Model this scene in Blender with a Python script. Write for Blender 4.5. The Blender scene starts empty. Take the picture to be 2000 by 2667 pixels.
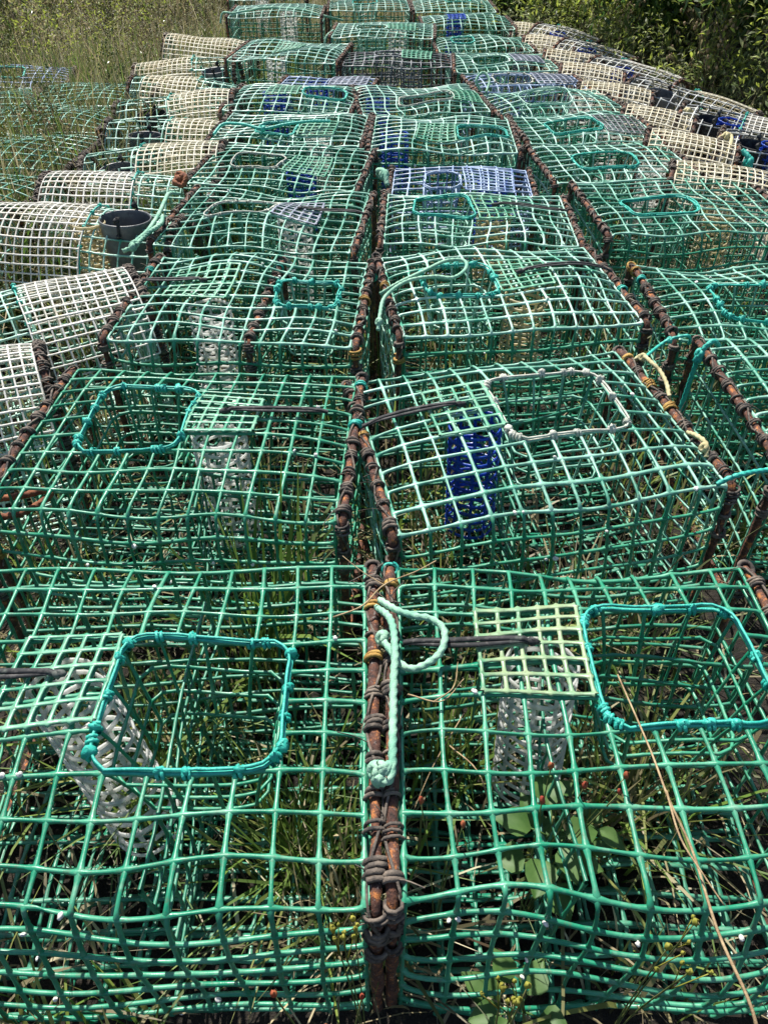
import bpy, math, random
import numpy as np
from mathutils import Matrix, Vector, Euler

scn = bpy.context.scene
COL = scn.collection
GZ = -0.085                             # ground level
RNG = np.random.default_rng(7)
random.seed(7)
PI = math.pi

# ------------------------------------------------------------------ camera, sky, sun, exposure
cam_d = bpy.data.cameras.new("camera")
cam = bpy.data.objects.new("camera", cam_d)
COL.objects.link(cam)
cam_d.sensor_fit = 'HORIZONTAL'
cam_d.sensor_width = 36.0
cam_d.lens = 36.05
cam_d.clip_start = 0.02
cam_d.clip_end = 2000.0
cam.location = (0.0, 0.0, 1.08)
cam.rotation_euler = (math.radians(90 - 41.0), 0, 0)
scn.camera = cam

SUN_EL, SUN_AZ = 56.0, -22.0            # degrees; azimuth clockwise from +Y
w = bpy.data.worlds.new("World")
scn.world = w
w.use_nodes = True
nt = w.node_tree
sky = nt.nodes.new('ShaderNodeTexSky')
sky.sky_type = 'NISHITA'
sky.sun_disc = False
sky.sun_elevation = math.radians(SUN_EL)
sky.sun_rotation = math.radians(SUN_AZ)
bg = nt.nodes['Background']
nt.links.new(sky.outputs[0], bg.inputs[0])
bg.inputs[1].default_value = 0.08
sun_d = bpy.data.lights.new("sun", 'SUN')
sun_d.energy = 5.0
sun_d.angle = math.radians(0.53)
sun_d.color = (1.0, 0.965, 0.9)
sun = bpy.data.objects.new("sun", sun_d)
COL.objects.link(sun)
sun.rotation_euler = (-math.radians(90 - SUN_EL), 0, -math.radians(SUN_AZ))
sun.location = (0, 3, 8)
scn.view_settings.view_transform = 'Standard'
scn.view_settings.look = 'None'
scn.view_settings.exposure = 0.8
scn.view_settings.gamma = 1.0
scn.render.engine = 'CYCLES'
scn.cycles.max_bounces = 6
scn.cycles.transparent_max_bounces = 6
scn.cycles.caustics_reflective = False
scn.cycles.caustics_refractive = False

# ------------------------------------------------------------------ materials
def nodes_of(name):
    m = bpy.data.materials.new(name)
    m.use_nodes = True
    return m, m.node_tree, m.node_tree.nodes['Principled BSDF']

def noise(nt, scale, detail=3.0, rough=0.6, coord='Object'):
    tc = nt.nodes.new('ShaderNodeTexCoord')
    n = nt.nodes.new('ShaderNodeTexNoise')
    n.inputs['Scale'].default_value = scale
    n.inputs['Detail'].default_value = detail
    n.inputs['Roughness'].default_value = rough
    nt.links.new(tc.outputs[coord], n.inputs['Vector'])
    return n.outputs['Fac']

def ramp(nt, fac, stops):
    r = nt.nodes.new('ShaderNodeValToRGB')
    while len(r.color_ramp.elements) < len(stops):
        r.color_ramp.elements.new(0.5)
    for e, (p, c) in zip(r.color_ramp.elements, stops):
        e.position = p
        e.color = (*c, 1)
    nt.links.new(fac, r.inputs[0])
    return r.outputs[0]

def mixc(nt, fac, a, b):
    m = nt.nodes.new('ShaderNodeMix')
    m.data_type = 'RGBA'
    if isinstance(fac, (int, float)):
        m.inputs[0].default_value = fac
    else:
        nt.links.new(fac, m.inputs[0])
    for sock, v in ((m.inputs[6], a), (m.inputs[7], b)):
        if isinstance(v, tuple):
            sock.default_value = (*v, 1)
        else:
            nt.links.new(v, sock)
    return m.outputs[2]

def bump(nt, fac, strength, dist, bs):
    b = nt.nodes.new('ShaderNodeBump')
    b.inputs['Strength'].default_value = strength
    b.inputs['Distance'].default_value = dist
    nt.links.new(fac, b.inputs['Height'])
    nt.links.new(b.outputs[0], bs.inputs['Normal'])

def plastic(name, fresh, worn, lo=0.42, hi=0.62, rough=0.4, dirt=(0.10, 0.09, 0.06), dirt_amt=0.35, scale=9.0, trans=0.0):
    """weathered plastic: fresh colour with bleached patches and grubby specks"""
    m, nt, bs = nodes_of(name)
    base = ramp(nt, noise(nt, scale, 4, 0.7), [(lo, fresh), (hi, worn)])
    d = ramp(nt, noise(nt, 110.0, 3, 0.7), [(0.53, (0, 0, 0)), (0.70, (dirt_amt * 1.5,) * 3)])
    c = mixc(nt, d, base, dirt)
    d2 = ramp(nt, noise(nt, 24.0, 4, 0.75), [(0.56, (0, 0, 0)), (0.66, (0.36,) * 3)])
    c = mixc(nt, d2, c, tuple(min(.8, .55 * a + .5 * b + .04) for a, b in zip(worn, (0.30, 0.36, 0.28))))
    d3 = ramp(nt, noise(nt, 15.0, 4, 0.7), [(0.30, (0.6,) * 3), (0.40, (0, 0, 0))])
    c = mixc(nt, d3, c, tuple((.45 if max(fresh) < .5 else .8) * a for a in fresh))
    nt.links.new(c, bs.inputs['Base Color'])
    r = ramp(nt, noise(nt, 35.0, 3), [(0.35, (rough - .1,) * 3), (0.7, (rough + .2,) * 3)])
    nt.links.new(r, bs.inputs['Roughness'])
    bump(nt, noise(nt, 260.0, 2), 0.25, 0.001, bs)
    if trans:
        t = nt.nodes.new('ShaderNodeBsdfTranslucent')
        nt.links.new(c, t.inputs['Color'])
        mx = nt.nodes.new('ShaderNodeMixShader')
        mx.inputs[0].default_value = trans
        nt.links.new(bs.outputs[0], mx.inputs[1]); nt.links.new(t.outputs[0], mx.inputs[2])
        nt.links.new(mx.outputs[0], nt.nodes['Material Output'].inputs[0])
    return m

M = {}
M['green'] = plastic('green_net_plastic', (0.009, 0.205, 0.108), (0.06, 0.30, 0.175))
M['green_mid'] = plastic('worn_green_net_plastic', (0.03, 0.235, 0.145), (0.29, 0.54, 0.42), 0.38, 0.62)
M['green_pale'] = plastic('bleached_sunlit_green_net_plastic', (0.06, 0.31, 0.20), (0.47, 0.69, 0.57), 0.36, 0.58)  # bleaching, plus sunlit highlights of the tops painted into the worn tone
M['green_deep'] = plastic('shaded_green_net_plastic', (0.010, 0.17, 0.095), (0.06, 0.24, 0.15))  # darker green that paints shade into inner, back and bottom nets
M['lid_pale'] = plastic('yellowed_green_lid_plastic', (0.09, 0.27, 0.15), (0.26, 0.34, 0.18), 0.4, 0.6)
M['lid_green'] = plastic('pale_green_lid_plastic', (0.035, 0.25, 0.14), (0.16, 0.38, 0.24))
M['cream'] = plastic('cream_net_plastic', (0.87, 0.82, 0.66), (0.78, 0.65, 0.40), 0.5, 0.75, 0.5, (0.30, 0.18, 0.06), 0.5, trans=0.3)
M['cream_white'] = plastic('bleached_white_net_plastic', (0.84, 0.82, 0.75), (0.72, 0.62, 0.42), 0.55, 0.8, 0.5, (0.30, 0.18, 0.06), 0.4, trans=0.3)
M['white'] = plastic('white_tube_plastic', (0.88, 0.88, 0.86), (0.82, 0.82, 0.77), 0.4, 0.7, 0.4, (0.4, 0.37, 0.3), 0.25, trans=0.7)
M['cream_tube'] = plastic('cream_tube_plastic', (0.74, 0.67, 0.46), (0.66, 0.56, 0.33), 0.4, 0.7, 0.45, trans=0.5)
M['blue'] = plastic('blue_tube_plastic', (0.01, 0.06, 0.50), (0.03, 0.13, 0.62), 0.4, 0.7, 0.35, trans=0.4)
M['blue_net'] = plastic('faded_blue_net_plastic', (0.08, 0.15, 0.34), (0.42, 0.52, 0.66), 0.36, 0.6, 0.45)
M['grey_net'] = plastic('charcoal_net_plastic', (0.035, 0.04, 0.045), (0.30, 0.31, 0.32), 0.4, 0.66, 0.45)
M['grey_blue'] = plastic('grey_blue_lid_plastic', (0.13, 0.15, 0.20), (0.34, 0.36, 0.42), 0.4, 0.66, 0.45)
M['grey_white'] = plastic('grey_white_net_plastic', (0.07, 0.09, 0.12), (0.55, 0.55, 0.5), 0.38, 0.58, 0.45)
M['bucket'] = plastic('grey_bucket_plastic', (0.085, 0.09, 0.095), (0.15, 0.155, 0.16), 0.35, 0.7, 0.42, (0.2, 0.18, 0.14), 0.3)
M['rubber'] = plastic('black_rubber', (0.010, 0.010, 0.011), (0.02, 0.02, 0.022), 0.4, 0.7, 0.7, (0.12, 0.11, 0.1), 0.4)

def rust():
    m, nt, bs = nodes_of('rusted_steel')
    c = ramp(nt, noise(nt, 75.0, 5, 0.75), [(0.34, (0.025, 0.013, 0.010)), (0.47, (0.085, 0.034, 0.022)), (0.56, (0.14, 0.056, 0.03)), (0.63, (0.42, 0.15, 0.04))])
    d = ramp(nt, noise(nt, 160.0, 2), [(0.62, (0, 0, 0)), (0.74, (0.6,) * 3)])
    nt.links.new(mixc(nt, d, c, (0.30, 0.29, 0.27)), bs.inputs['Base Color'])
    bs.inputs['Roughness'].default_value = 0.85
    bump(nt, noise(nt, 220.0, 4, 0.7), 0.9, 0.003, bs)
    return m
M['rust'] = rust()

def cordmat(name, a, b, rough=0.6, scale=60.0, st=0.6):
    m, nt, bs = nodes_of(name)
    nt.links.new(ramp(nt, noise(nt, scale, 3), [(0.35, a), (0.68, b)]), bs.inputs['Base Color'])
    bs.inputs['Roughness'].default_value = rough
    bump(nt, noise(nt, 420.0, 2), st, 0.0015, bs)
    return m
M['twine'] = cordmat('tarred_twine', (0.025, 0.021, 0.019), (0.19, 0.15, 0.115), 0.85)
M['ochre'] = cordmat('ochre_twine', (0.25, 0.13, 0.025), (0.45, 0.28, 0.07), 0.8)
M['turq'] = cordmat('turquoise_cord', (0.008, 0.30, 0.235), (0.05, 0.46, 0.36), 0.5)
M['paletwine'] = cordmat('bleached_twine', (0.34, 0.36, 0.30), (0.58, 0.58, 0.5), 0.8)
M['mint'] = cordmat('mint_rope', (0.15, 0.36, 0.25), (0.34, 0.53, 0.38), 0.8, 30.0)
M['yellowrope'] = cordmat('straw_rope', (0.36, 0.31, 0.15), (0.55, 0.49, 0.28), 0.8)
M['orange'] = cordmat('rust_orange_rope', (0.12, 0.035, 0.016), (0.28, 0.10, 0.04), 0.85)

def leafmat(name, attr=True, col=(0.1, 0.15, 0.03), trans=0.4, rough=0.55, spread=None):
    m, nt, bs = nodes_of(name)
    if attr:
        a = nt.nodes.new('ShaderNodeAttribute')
        a.attribute_name = 'tint'
        c = a.outputs['Color']
    else:
        c = ramp(nt, noise(nt, 30.0, 3), [(0.35, col), (0.7, spread or col)])
    nt.links.new(c, bs.inputs['Base Color'])
    bs.inputs['Roughness'].default_value = rough
    t = nt.nodes.new('ShaderNodeBsdfTranslucent')
    nt.links.new(c, t.inputs['Color'])
    mx = nt.nodes.new('ShaderNodeMixShader')
    mx.inputs[0].default_value = trans
    nt.links.new(bs.outputs[0], mx.inputs[1])
    nt.links.new(t.outputs[0], mx.inputs[2])
    nt.links.new(mx.outputs[0], nt.nodes['Material Output'].inputs[0])
    return m
M['grass'] = leafmat('grass_blades', trans=0.45)
M['leaf'] = leafmat('shrub_leaves', trans=0.55, rough=0.28)
M['stem'] = leafmat('plant_stems', attr=False, col=(0.16, 0.12, 0.05), spread=(0.22, 0.2, 0.08), trans=0.15)
M['greenstem'] = leafmat('green_plant_stems', attr=False, col=(0.09, 0.13, 0.03), spread=(0.2, 0.2, 0.07), trans=0.2)
M['plantleaf'] = leafmat('broad_leaf', attr=False, col=(0.05, 0.125, 0.02), spread=(0.11, 0.20, 0.05), trans=0.35)
M['bud'] = leafmat('red_buds', attr=False, col=(0.33, 0.045, 0.03), spread=(0.40, 0.14, 0.05), trans=0.3)
M['yellowbud'] = leafmat('yellow_green_buds', attr=False, col=(0.28, 0.28, 0.04), spread=(0.4, 0.36, 0.06), trans=0.3)
M['bark'] = cordmat('shrub_bark', (0.05, 0.035, 0.025), (0.13, 0.10, 0.07), 0.9)
M['straw'] = cordmat('dry_stalk', (0.22, 0.14, 0.07), (0.42, 0.31, 0.17), 0.8)
M['snail'] = cordmat('snail_shell', (0.62, 0.58, 0.52), (0.8, 0.77, 0.72), 0.45, 200.0, 0.1)

def soil():
    m, nt, bs = nodes_of('dark_soil_with_litter')
    a = ramp(nt, noise(nt, 7.0, 6, 0.7), [(0.3, (0.012, 0.010, 0.007)), (0.55, (0.028, 0.021, 0.014)), (0.75, (0.07, 0.052, 0.03))])
    d = ramp(nt, noise(nt, 90.0, 4, 0.7), [(0.55, (0, 0, 0)), (0.68, (0.8,) * 3)])
    g = ramp(nt, noise(nt, 2.2, 3), [(0.4, (0.14, 0.105, 0.055)), (0.65, (0.07, 0.085, 0.025))])
    nt.links.new(mixc(nt, d, a, g), bs.inputs['Base Color'])
    bs.inputs['Roughness'].default_value = 0.95
    bump(nt, noise(nt, 60.0, 6, 0.7), 1.0, 0.03, bs)
    return m
M['soil'] = soil()

# ------------------------------------------------------------------ mesh helpers
def mesh(name, V, Q, mat=None, smooth=True, tint=None):
    V = np.asarray(V, np.float32).reshape(-1, 3)
    Q = np.asarray(Q, np.int32)
    k = Q.shape[1]
    used = np.unique(Q)
    if len(used) < len(V):
        mp = np.zeros(len(V), np.int32); mp[used] = np.arange(len(used))
        V = V[used]; Q = mp[Q]
        if tint is not None: tint = tint[used]
    me = bpy.data.meshes.new(name)
    me.vertices.add(len(V)); me.vertices.foreach_set('co', V.ravel())
    me.loops.add(Q.size); me.loops.foreach_set('vertex_index', Q.ravel())
    me.polygons.add(len(Q))
    me.polygons.foreach_set('loop_start', np.arange(0, Q.size, k, dtype=np.int32))
    me.polygons.foreach_set('loop_total', np.full(len(Q), k, np.int32))
    me.polygons.foreach_set('use_smooth', np.full(len(Q), smooth, bool))
    me.update(calc_edges=True)
    if tint is not None:
        at = me.attributes.new('tint', 'FLOAT_COLOR', 'POINT')
        c = np.ones((len(V), 4), np.float32); c[:, :3] = tint
        at.data.foreach_set('color', c.ravel())
    if mat: me.materials.append(mat)
    return me

def link(name, me, parent=None, **props):
    o = bpy.data.objects.new(name, me)
    COL.objects.link(o)
    if parent: o.parent = parent
    for k, v in props.items(): o[k] = v
    return o

def empty(name, loc, rot=(0, 0, 0), **props):
    o = bpy.data.objects.new(name, None)
    o.empty_display_size = 0.05
    COL.objects.link(o)
    o.location = loc; o.rotation_euler = rot
    for k, v in props.items(): o[k] = v
    return o

def norm(a):
    return a / np.maximum(np.linalg.norm(a, axis=-1, keepdims=True), 1e-9)

def tubes(P, N, hw, hh, K=6, mask=None, closed=False, twist=None, cap=False):
    """S strands of Mp points -> ring-swept quads. hw across, hh along N."""
    P = np.asarray(P, float)
    if P.ndim == 2: P = P[None]
    S, Mp, _ = P.shape
    if closed:
        T = np.roll(P, -1, 1) - np.roll(P, 1, 1)
    else:
        T = np.gradient(P, axis=1)
    T = norm(T)
    N = np.broadcast_to(np.asarray(N, float), P.shape)
    B = norm(np.cross(N, T)); N2 = np.cross(T, B)
    hw = np.broadcast_to(hw, (S, Mp)); hh = np.broadcast_to(hh, (S, Mp))
    th = (np.arange(K) + 0.5) / K * 2 * PI
    rad = np.ones((S, Mp, K))
    if twist:
        amp, lobes, per = twist
        d = np.concatenate([np.zeros((S, 1)), np.cumsum(np.linalg.norm(np.diff(P, axis=1), axis=2), 1)], 1)
        rad = 1 + amp * np.cos(lobes * th[None, None, :] - d[:, :, None] / per * 2 * PI)
    R = P[:, :, None, :] + rad[..., None] * (np.cos(th)[None, None, :, None] * (hw[..., None] * B)[:, :, None, :]
                                             + np.sin(th)[None, None, :, None] * (hh[..., None] * N2)[:, :, None, :])
    V = R.reshape(-1, 3)
    idx = np.arange(S * Mp * K).reshape(S, Mp, K)
    if closed:
        nx = np.roll(idx, -1, 1); a, b = idx, nx
    else:
        a, b = idx[:, :-1], idx[:, 1:]
    q = np.stack([a, np.roll(a, -1, 2), np.roll(b, -1, 2), b], -1)
    if mask is not None: q = q[mask]
    Q = q.reshape(-1, 4)
    if cap and not closed:
        c0 = P[:, 0]; c1 = P[:, -1]
        base = len(V)
        V = np.concatenate([V, c0, c1])
        ex = []
        for s in range(S):
            for k in range(0, K, 2):
                ex.append([base + s, idx[s, 0, (k + 2) % K], idx[s, 0, (k + 1) % K], idx[s, 0, k]])
                ex.append([base + S + s, idx[s, -1, k], idx[s, -1, (k + 1) % K], idx[s, -1, (k + 2) % K]])
        Q = np.concatenate([Q, np.array(ex)])
    return V, Q

def join(parts):
    Vs, Qs, o = [], [], 0
    for V, Q in parts:
        Vs.append(V); Qs.append(Q + o); o += len(V)
    return np.concatenate(Vs), np.concatenate(Qs)

def spline(pts, n):
    """Catmull-Rom through points"""
    p = np.asarray(pts, float)
    p = np.concatenate([[2 * p[0] - p[1]], p, [2 * p[-1] - p[-2]]])
    m = len(p) - 3
    t = np.linspace(0, m, n); i = np.minimum(t.astype(int), m - 1); f = (t - i)[:, None]
    a, b, c, d = p[i], p[i + 1], p[i + 2], p[i + 3]
    return 0.5 * (2 * b + (c - a) * f + (2 * a - 5 * b + 4 * c - d) * f ** 2 + (3 * b - a - 3 * c + d) * f ** 3)

OFFS = {1: [0.], 2: [0., .5], 3: [0., .2, .8], 4: [0., .16, .5, .84], 6: [0., .1, .24, .5, .76, .9]}
def cellpts(n, sub):
    return np.array([i + f for i in range(n) for f in OFFS[sub]] + [n], float)

def net(P, nu, nv, wid, thk, sub, K, keep=None, flare=0.9, rows=None, cols=None, v0=0.0):
    """square plastic netting on the surface P(u, v); keep(u, v) -> bool drops strands in openings"""
    out = []
    e = 1e-2
    def nrm(u, v):
        return norm(np.cross(P(u + e, v) - P(u - e, v), P(u, v + e) - P(u, v - e)))
    for axis in (0, 1):
        n = nu if axis == 0 else nv
        lines = (rows if rows is not None else np.arange(nv + 1)) if axis == 0 else (cols if cols is not None else np.arange(nu + 1))
        t = cellpts(n, sub)
        if axis == 0:
            U, V = np.meshgrid(t, np.asarray(lines, float) + v0)
        else:
            V, U = np.meshgrid(t + v0, np.asarray(lines, float))
        pts = P(U, V); nn = nrm(U, V)
        d = np.abs(t - np.round(t))
        f = 1 + flare * np.exp(-(d / 0.12) ** 2)
        f2 = 1 + 0.25 * flare * np.exp(-(d / 0.10) ** 2)
        k = None
        if keep is not None:
            tm = (t[1:] + t[:-1]) / 2
            if axis == 0:
                Um, Vm = np.meshgrid(tm, np.asarray(lines, float) + v0)
            else:
                Vm, Um = np.meshgrid(tm + v0, np.asarray(lines, float))
            k = keep(Um, Vm)
        rs = 1 + 0.12 * RNG.standard_normal((len(lines), 1))
        wv = wid * (1.0 if axis == 0 else 0.92)
        out.append(tubes(pts, nn, wv * f[None] * rs, thk * f2[None] * (1.08 if axis == 0 else .9), K, k))
    return join(out)

def rings(loop_pts, r, K=4, N=(0, 0, 1)):
    return tubes(np.asarray(loop_pts)[None], N, r, r, K, closed=True)

def coil(c, t, rad, r, turns=1.6, n=18, K=5, ph=0.0, pitch=0.007, sq=1.0):
    """a few turns of twine round a bar at c with direction t"""
    t = norm(np.asarray(t, float)); a = norm(np.cross(t, [0.31, 0.77, 0.55])); b = np.cross(t, a)
    th = np.linspace(0, turns * 2 * PI, n) + ph
    rr = rad * (1 + 0.12 * np.sin(th * 1.7 + ph))
    radial = np.cos(th)[:, None] * a + np.sin(th)[:, None] * b
    P = np.asarray(c) + radial * rr[:, None] + t * ((th - th.mean()) / (2 * PI) * pitch)[:, None]
    return tubes(P[None], radial[None], r * sq, r, K)

def blob(c, r, seed=0, sq=(1, 1, 1)):
    """small lumpy knot"""
    rg = np.random.default_rng(seed)
    nu, nv = 8, 5
    th = np.linspace(0, 2 * PI, nu, endpoint=False); ph = np.linspace(0.12, PI - 0.12, nv)
    T, F = np.meshgrid(th, ph)
    R = r * (1 + 0.2 * rg.standard_normal(T.shape))
    V = np.stack([R * np.sin(F) * np.cos(T) * sq[0], R * np.sin(F) * np.sin(T) * sq[1], R * np.cos(F) * sq[2]], -1).reshape(-1, 3) + np.asarray(c)
    idx = np.arange(nu * nv).reshape(nv, nu)
    a, b = idx[:-1], idx[1:]
    Q = np.stack([a, b, np.roll(b, -1, 1), np.roll(a, -1, 1)], -1).reshape(-1, 4)
    q2 = [[idx[0, 0], idx[0, k], idx[0, k + 1], idx[0, k + 2]] for k in (1, 3, 5)] + [[idx[-1, 0], idx[-1, k + 2], idx[-1, k + 1], idx[-1, k]] for k in (1, 3, 5)]
    return V, np.concatenate([Q, np.array(q2)])

# ------------------------------------------------------------------ the ground
def ground():
    n = 90
    xs = np.sign(np.linspace(-1, 1, n)) * np.abs(np.linspace(-1, 1, n)) ** 3 * 300
    ys = xs + 3
    X, Y = np.meshgrid(xs, ys)
    Z = 0.012 * np.sin(X * 3.1 + 1) * np.cos(Y * 2.7) + 0.008 * np.sin(X * 7.3 + Y * 5.1)
    Z = np.where(np.hypot(X, Y - 3) > 9, 0.0, Z) - 0.012 + GZ
    idx = np.arange(n * n).reshape(n, n)
    Q = np.stack([idx[:-1, :-1], idx[:-1, 1:], idx[1:, 1:], idx[1:, :-1]], -1).reshape(-1, 4)
    o = link('ground', mesh('ground', np.stack([X, Y, Z], -1), Q, M['soil']))
    o['kind'] = 'structure'
ground()

# ------------------------------------------------------------------ traps
snail_spots = []

def smooth_noise(seed, n=5, fu=0.9, fv=0.9):
    rg = np.random.default_rng(seed)
    A = rg.uniform(0.5, 1, n); ku = rg.uniform(-fu, fu, n); kv = rg.uniform(-fv, fv, n); ph = rg.uniform(0, 6.28, n)
    A = A / A.sum() * 1.6
    def f(u, v):
        s = 0
        for a, p, q, h in zip(A, ku, kv, ph):
            s = s + a * np.sin(p * u + q * v + h)
        return s
    return f

class Skin:
    """the closed net skin of a trap: profile in (y, z) swept along x"""
    def __init__(S, W, D, H, cell, seed, barrel=False, bulge=0.022, wav=0.008, fb=0.014):
        S.W, S.D, S.H, S.cell = W, D, H, cell
        S.nu = max(3, int(round((W - 0.02) / cell)))
        if barrel:
            t = np.linspace(0, PI, 15)
            arc = np.stack([-np.cos(t) * D / 2, 0.03 + (H - 0.03) * np.sin(t) ** 0.75], -1)
            arc = np.concatenate([[[-D / 2, 0.012]], arc, [[D / 2, 0.012]]])
            L = np.concatenate([[0], np.cumsum(np.linalg.norm(np.diff(arc, axis=0), axis=1))])
            na = int(round(L[-1] / cell)); nb = int(round(D / cell))
            S.nodes = np.concatenate([L / L[-1] * na, [na + nb]])
            S.py = np.concatenate([arc[:, 0], [arc[0, 0]]]); S.pz = np.concatenate([arc[:, 1], [arc[0, 1]]])
            S.L = na + nb; S.na = na; S.faces = {'cover_net': (0, na), 'bottom_net': (na, na + nb)}
            S.breaks = [0, na, na + nb]
        else:
            nh = int(round(H / cell)); nv = int(round(D / cell))
            S.nh, S.nv = nh, nv
            S.nodes = np.array([0, nh, nh + nv, 2 * nh + nv, 2 * nh + 2 * nv], float)
            S.py = np.array([-D / 2 + .004, -D / 2, D / 2, D / 2 - .01, -D / 2 + .004]); S.pz = np.array([0.014, H, H, 0.014, 0.014])
            S.L = 2 * nh + 2 * nv
            S.faces = {'front_net': (0, nh), 'top_net': (nh, nh + nv), 'back_net': (nh + nv, 2 * nh + nv), 'bottom_net': (2 * nh + nv, S.L)}
            S.breaks = [0, nh, nh + nv, 2 * nh + nv, S.L]
        S.barrel = barrel
        S.n1 = smooth_noise(seed, 6, 0.9, 0.9); S.n2 = smooth_noise(seed + 1, 5, 1.3, 1.3); S.n3 = smooth_noise(seed + 2, 5, 1.3, 1.3)
        S.bulge, S.wav, S.fb = bulge, wav * (1.0 if barrel else 1.35), fb
        S.amp = [0.006 if barrel else fb, 0.0 if barrel else bulge, fb * .7, 0.0]
        if barrel: S.amp = [0.010, 0.0]
    def prof(S, s):
        s = np.asarray(s, float)
        y = 0; z = 0
        dl = np.linspace(-0.3, 0.3, 7)
        for d in dl:
            q = np.mod(s + d, S.L)
            y = y + np.interp(q, S.nodes, S.py); z = z + np.interp(q, S.nodes, S.pz)
        return y / len(dl), z / len(dl)
    def pn(S, s):
        y1, z1 = S.prof(s + .3); y0, z0 = S.prof(s - .3)
        t = np.stack([y1 - y0, z1 - z0], -1); t = norm(t)
        return -t[..., 1], t[..., 0]
    def __call__(S, u, s, off=0.0):
        u = np.asarray(u, float); s = np.asarray(s, float)
        y, z = S.prof(s); ny, nz = S.pn(s)
        q = np.mod(s, S.L); b = off
        edge = np.clip(np.sin(PI * np.clip(u / S.nu, 0, 1)), 0, 1)
        for (a, c), am in zip(zip(S.breaks[:-1], S.breaks[1:]), S.amp):
            f = np.clip((q - a) / (c - a), 0, 1)
            b = b + am * np.sin(PI * f) ** 0.7 * edge ** 0.55
        inside = np.where(q < S.breaks[-2], 1.0, 0.2)
        b = b + S.wav * S.n1(u, s) * edge ** 0.5 * inside
        x = -S.W / 2 + 0.012 + u * (S.W - 0.024) / S.nu + S.wav * .6 * S.n2(u, s) * edge ** .5
        j = S.wav * .6 * S.n3(u, s) * edge ** .3
        return np.stack([x, y + ny * b + nz * j, z + nz * b - ny * j], -1)

LOD = {0: dict(sub=6, K=6), 1: dict(sub=4, K=5), 2: dict(sub=3, K=4)}

def octo(u0, u1, v0, v1, c=0.45, n=26, tilt=0.0):
    """cell-aligned opening with cut corners, as (u, v) points"""
    cn = [(u0 + c, v0), (u1 - c, v0), (u1, v0 + c), (u1, v1 - c), (u1 - c, v1), (u0 + c, v1), (u0, v1 - c), (u0, v0 + c)]
    cn.append(cn[0])
    cn = np.array(cn, float)
    L = np.concatenate([[0], np.cumsum(np.linalg.norm(np.diff(cn, axis=0), axis=1))])
    t = np.linspace(0, L[-1], n, endpoint=False)
    return np.stack([np.interp(t, L, cn[:, 0]), np.interp(t, L, cn[:, 1])], -1)

def make_frame(trap, S, xs, lod, part='end_frame', over=False, seed=0, heavy=False):
    rg = np.random.default_rng(seed)
    s = np.linspace(0, S.L, 64 if lod < 2 else 36, endpoint=False)
    y, z = S.prof(s)
    z = np.maximum(z, 0.012)
    r = 0.0072
    P = np.stack([np.full_like(y, xs), y, z], -1)
    P += rg.standard_normal(P.shape) * 0.0006
    rr = r * (1 + 0.14 * rg.standard_normal((1, len(s))))
    fr = link(part, mesh(part, *tubes(P[None], (1, 0, 0), rr, rr, 8 if lod == 0 else 6 if lod == 1 else 5, closed=True), M['rust']), trap)
    top0, top1 = (0.15 * S.na, 0.85 * S.na) if S.barrel else (S.nh * 0.62, S.nh + S.nv + S.nh * 0.2)
    step = S.cell * (0.92 if not heavy else 0.5)
    m = int((top1 - top0) * S.cell / step)
    many = []
    for k in range(m):
        sk = top0 + (top1 - top0) * (k + 0.5) / m + rg.uniform(-.15, .15)
        yk, zk = S.prof(sk); y1, z1 = S.prof(sk + .2)
        t = (0, float(y1 - yk), float(z1 - zk))
        c = (xs, float(yk), float(zk))
        mat = M['ochre'] if rg.random() < 0.09 else M['turq'] if rg.random() < 0.05 else M['twine']
        tr, rad = (0.0030, 0.0102)
        if heavy: tr, rad = 0.0034, 0.0115
        g = coil(c, t, rad * rg.uniform(.92, 1.2), tr * rg.uniform(.7, 1.25), rg.uniform(1.4, 3.6) if lod < 2 else 1.6, {0: 30, 1: 16, 2: 9}[lod], {0: 5, 1: 4, 2: 3}[lod], rg.uniform(0, 6), rg.uniform(.004, .008))
        if lod == 0:
            link('lashing', mesh('lashing', *g, mat), fr)
        else:
            many.append(g)
    if many:
        link('lashing', mesh('lashing', *join(many), M['twine']), fr, kind='stuff')
    # running twine along the bar between lashings
    if lod < 2:
        ss = np.linspace(top0, top1, 60); y, z = S.prof(ss)
        a = ss * 1.6 + seed
        ny, nz = S.pn(ss)
        P = np.stack([xs + 0.0095 * np.cos(a) * np.where(xs > 0, 1, -1), y + ny * 0.0095 * np.sin(a), z + nz * 0.0095 * np.abs(np.sin(a))], -1)
        tw = [tubes(P[None], (1, 0, 0), .0021, .0021, 4)]
        if lod == 0:                                  # loose frayed ends of twine
            for q in range(14):
                k = rg.integers(4, 56); d = rg.normal(0, .012, 3) + [0, 0, .006]
                tw.append(tubes(spline([P[k], P[k] + d * .6 + [0, 0, .004], P[k] + d * 1.5], 6)[None], (.3, .2, .9), .0009, .0007, 3))
        link('running_twine', mesh('running_twine', *join(tw), M['twine']), fr)
    return fr

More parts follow.
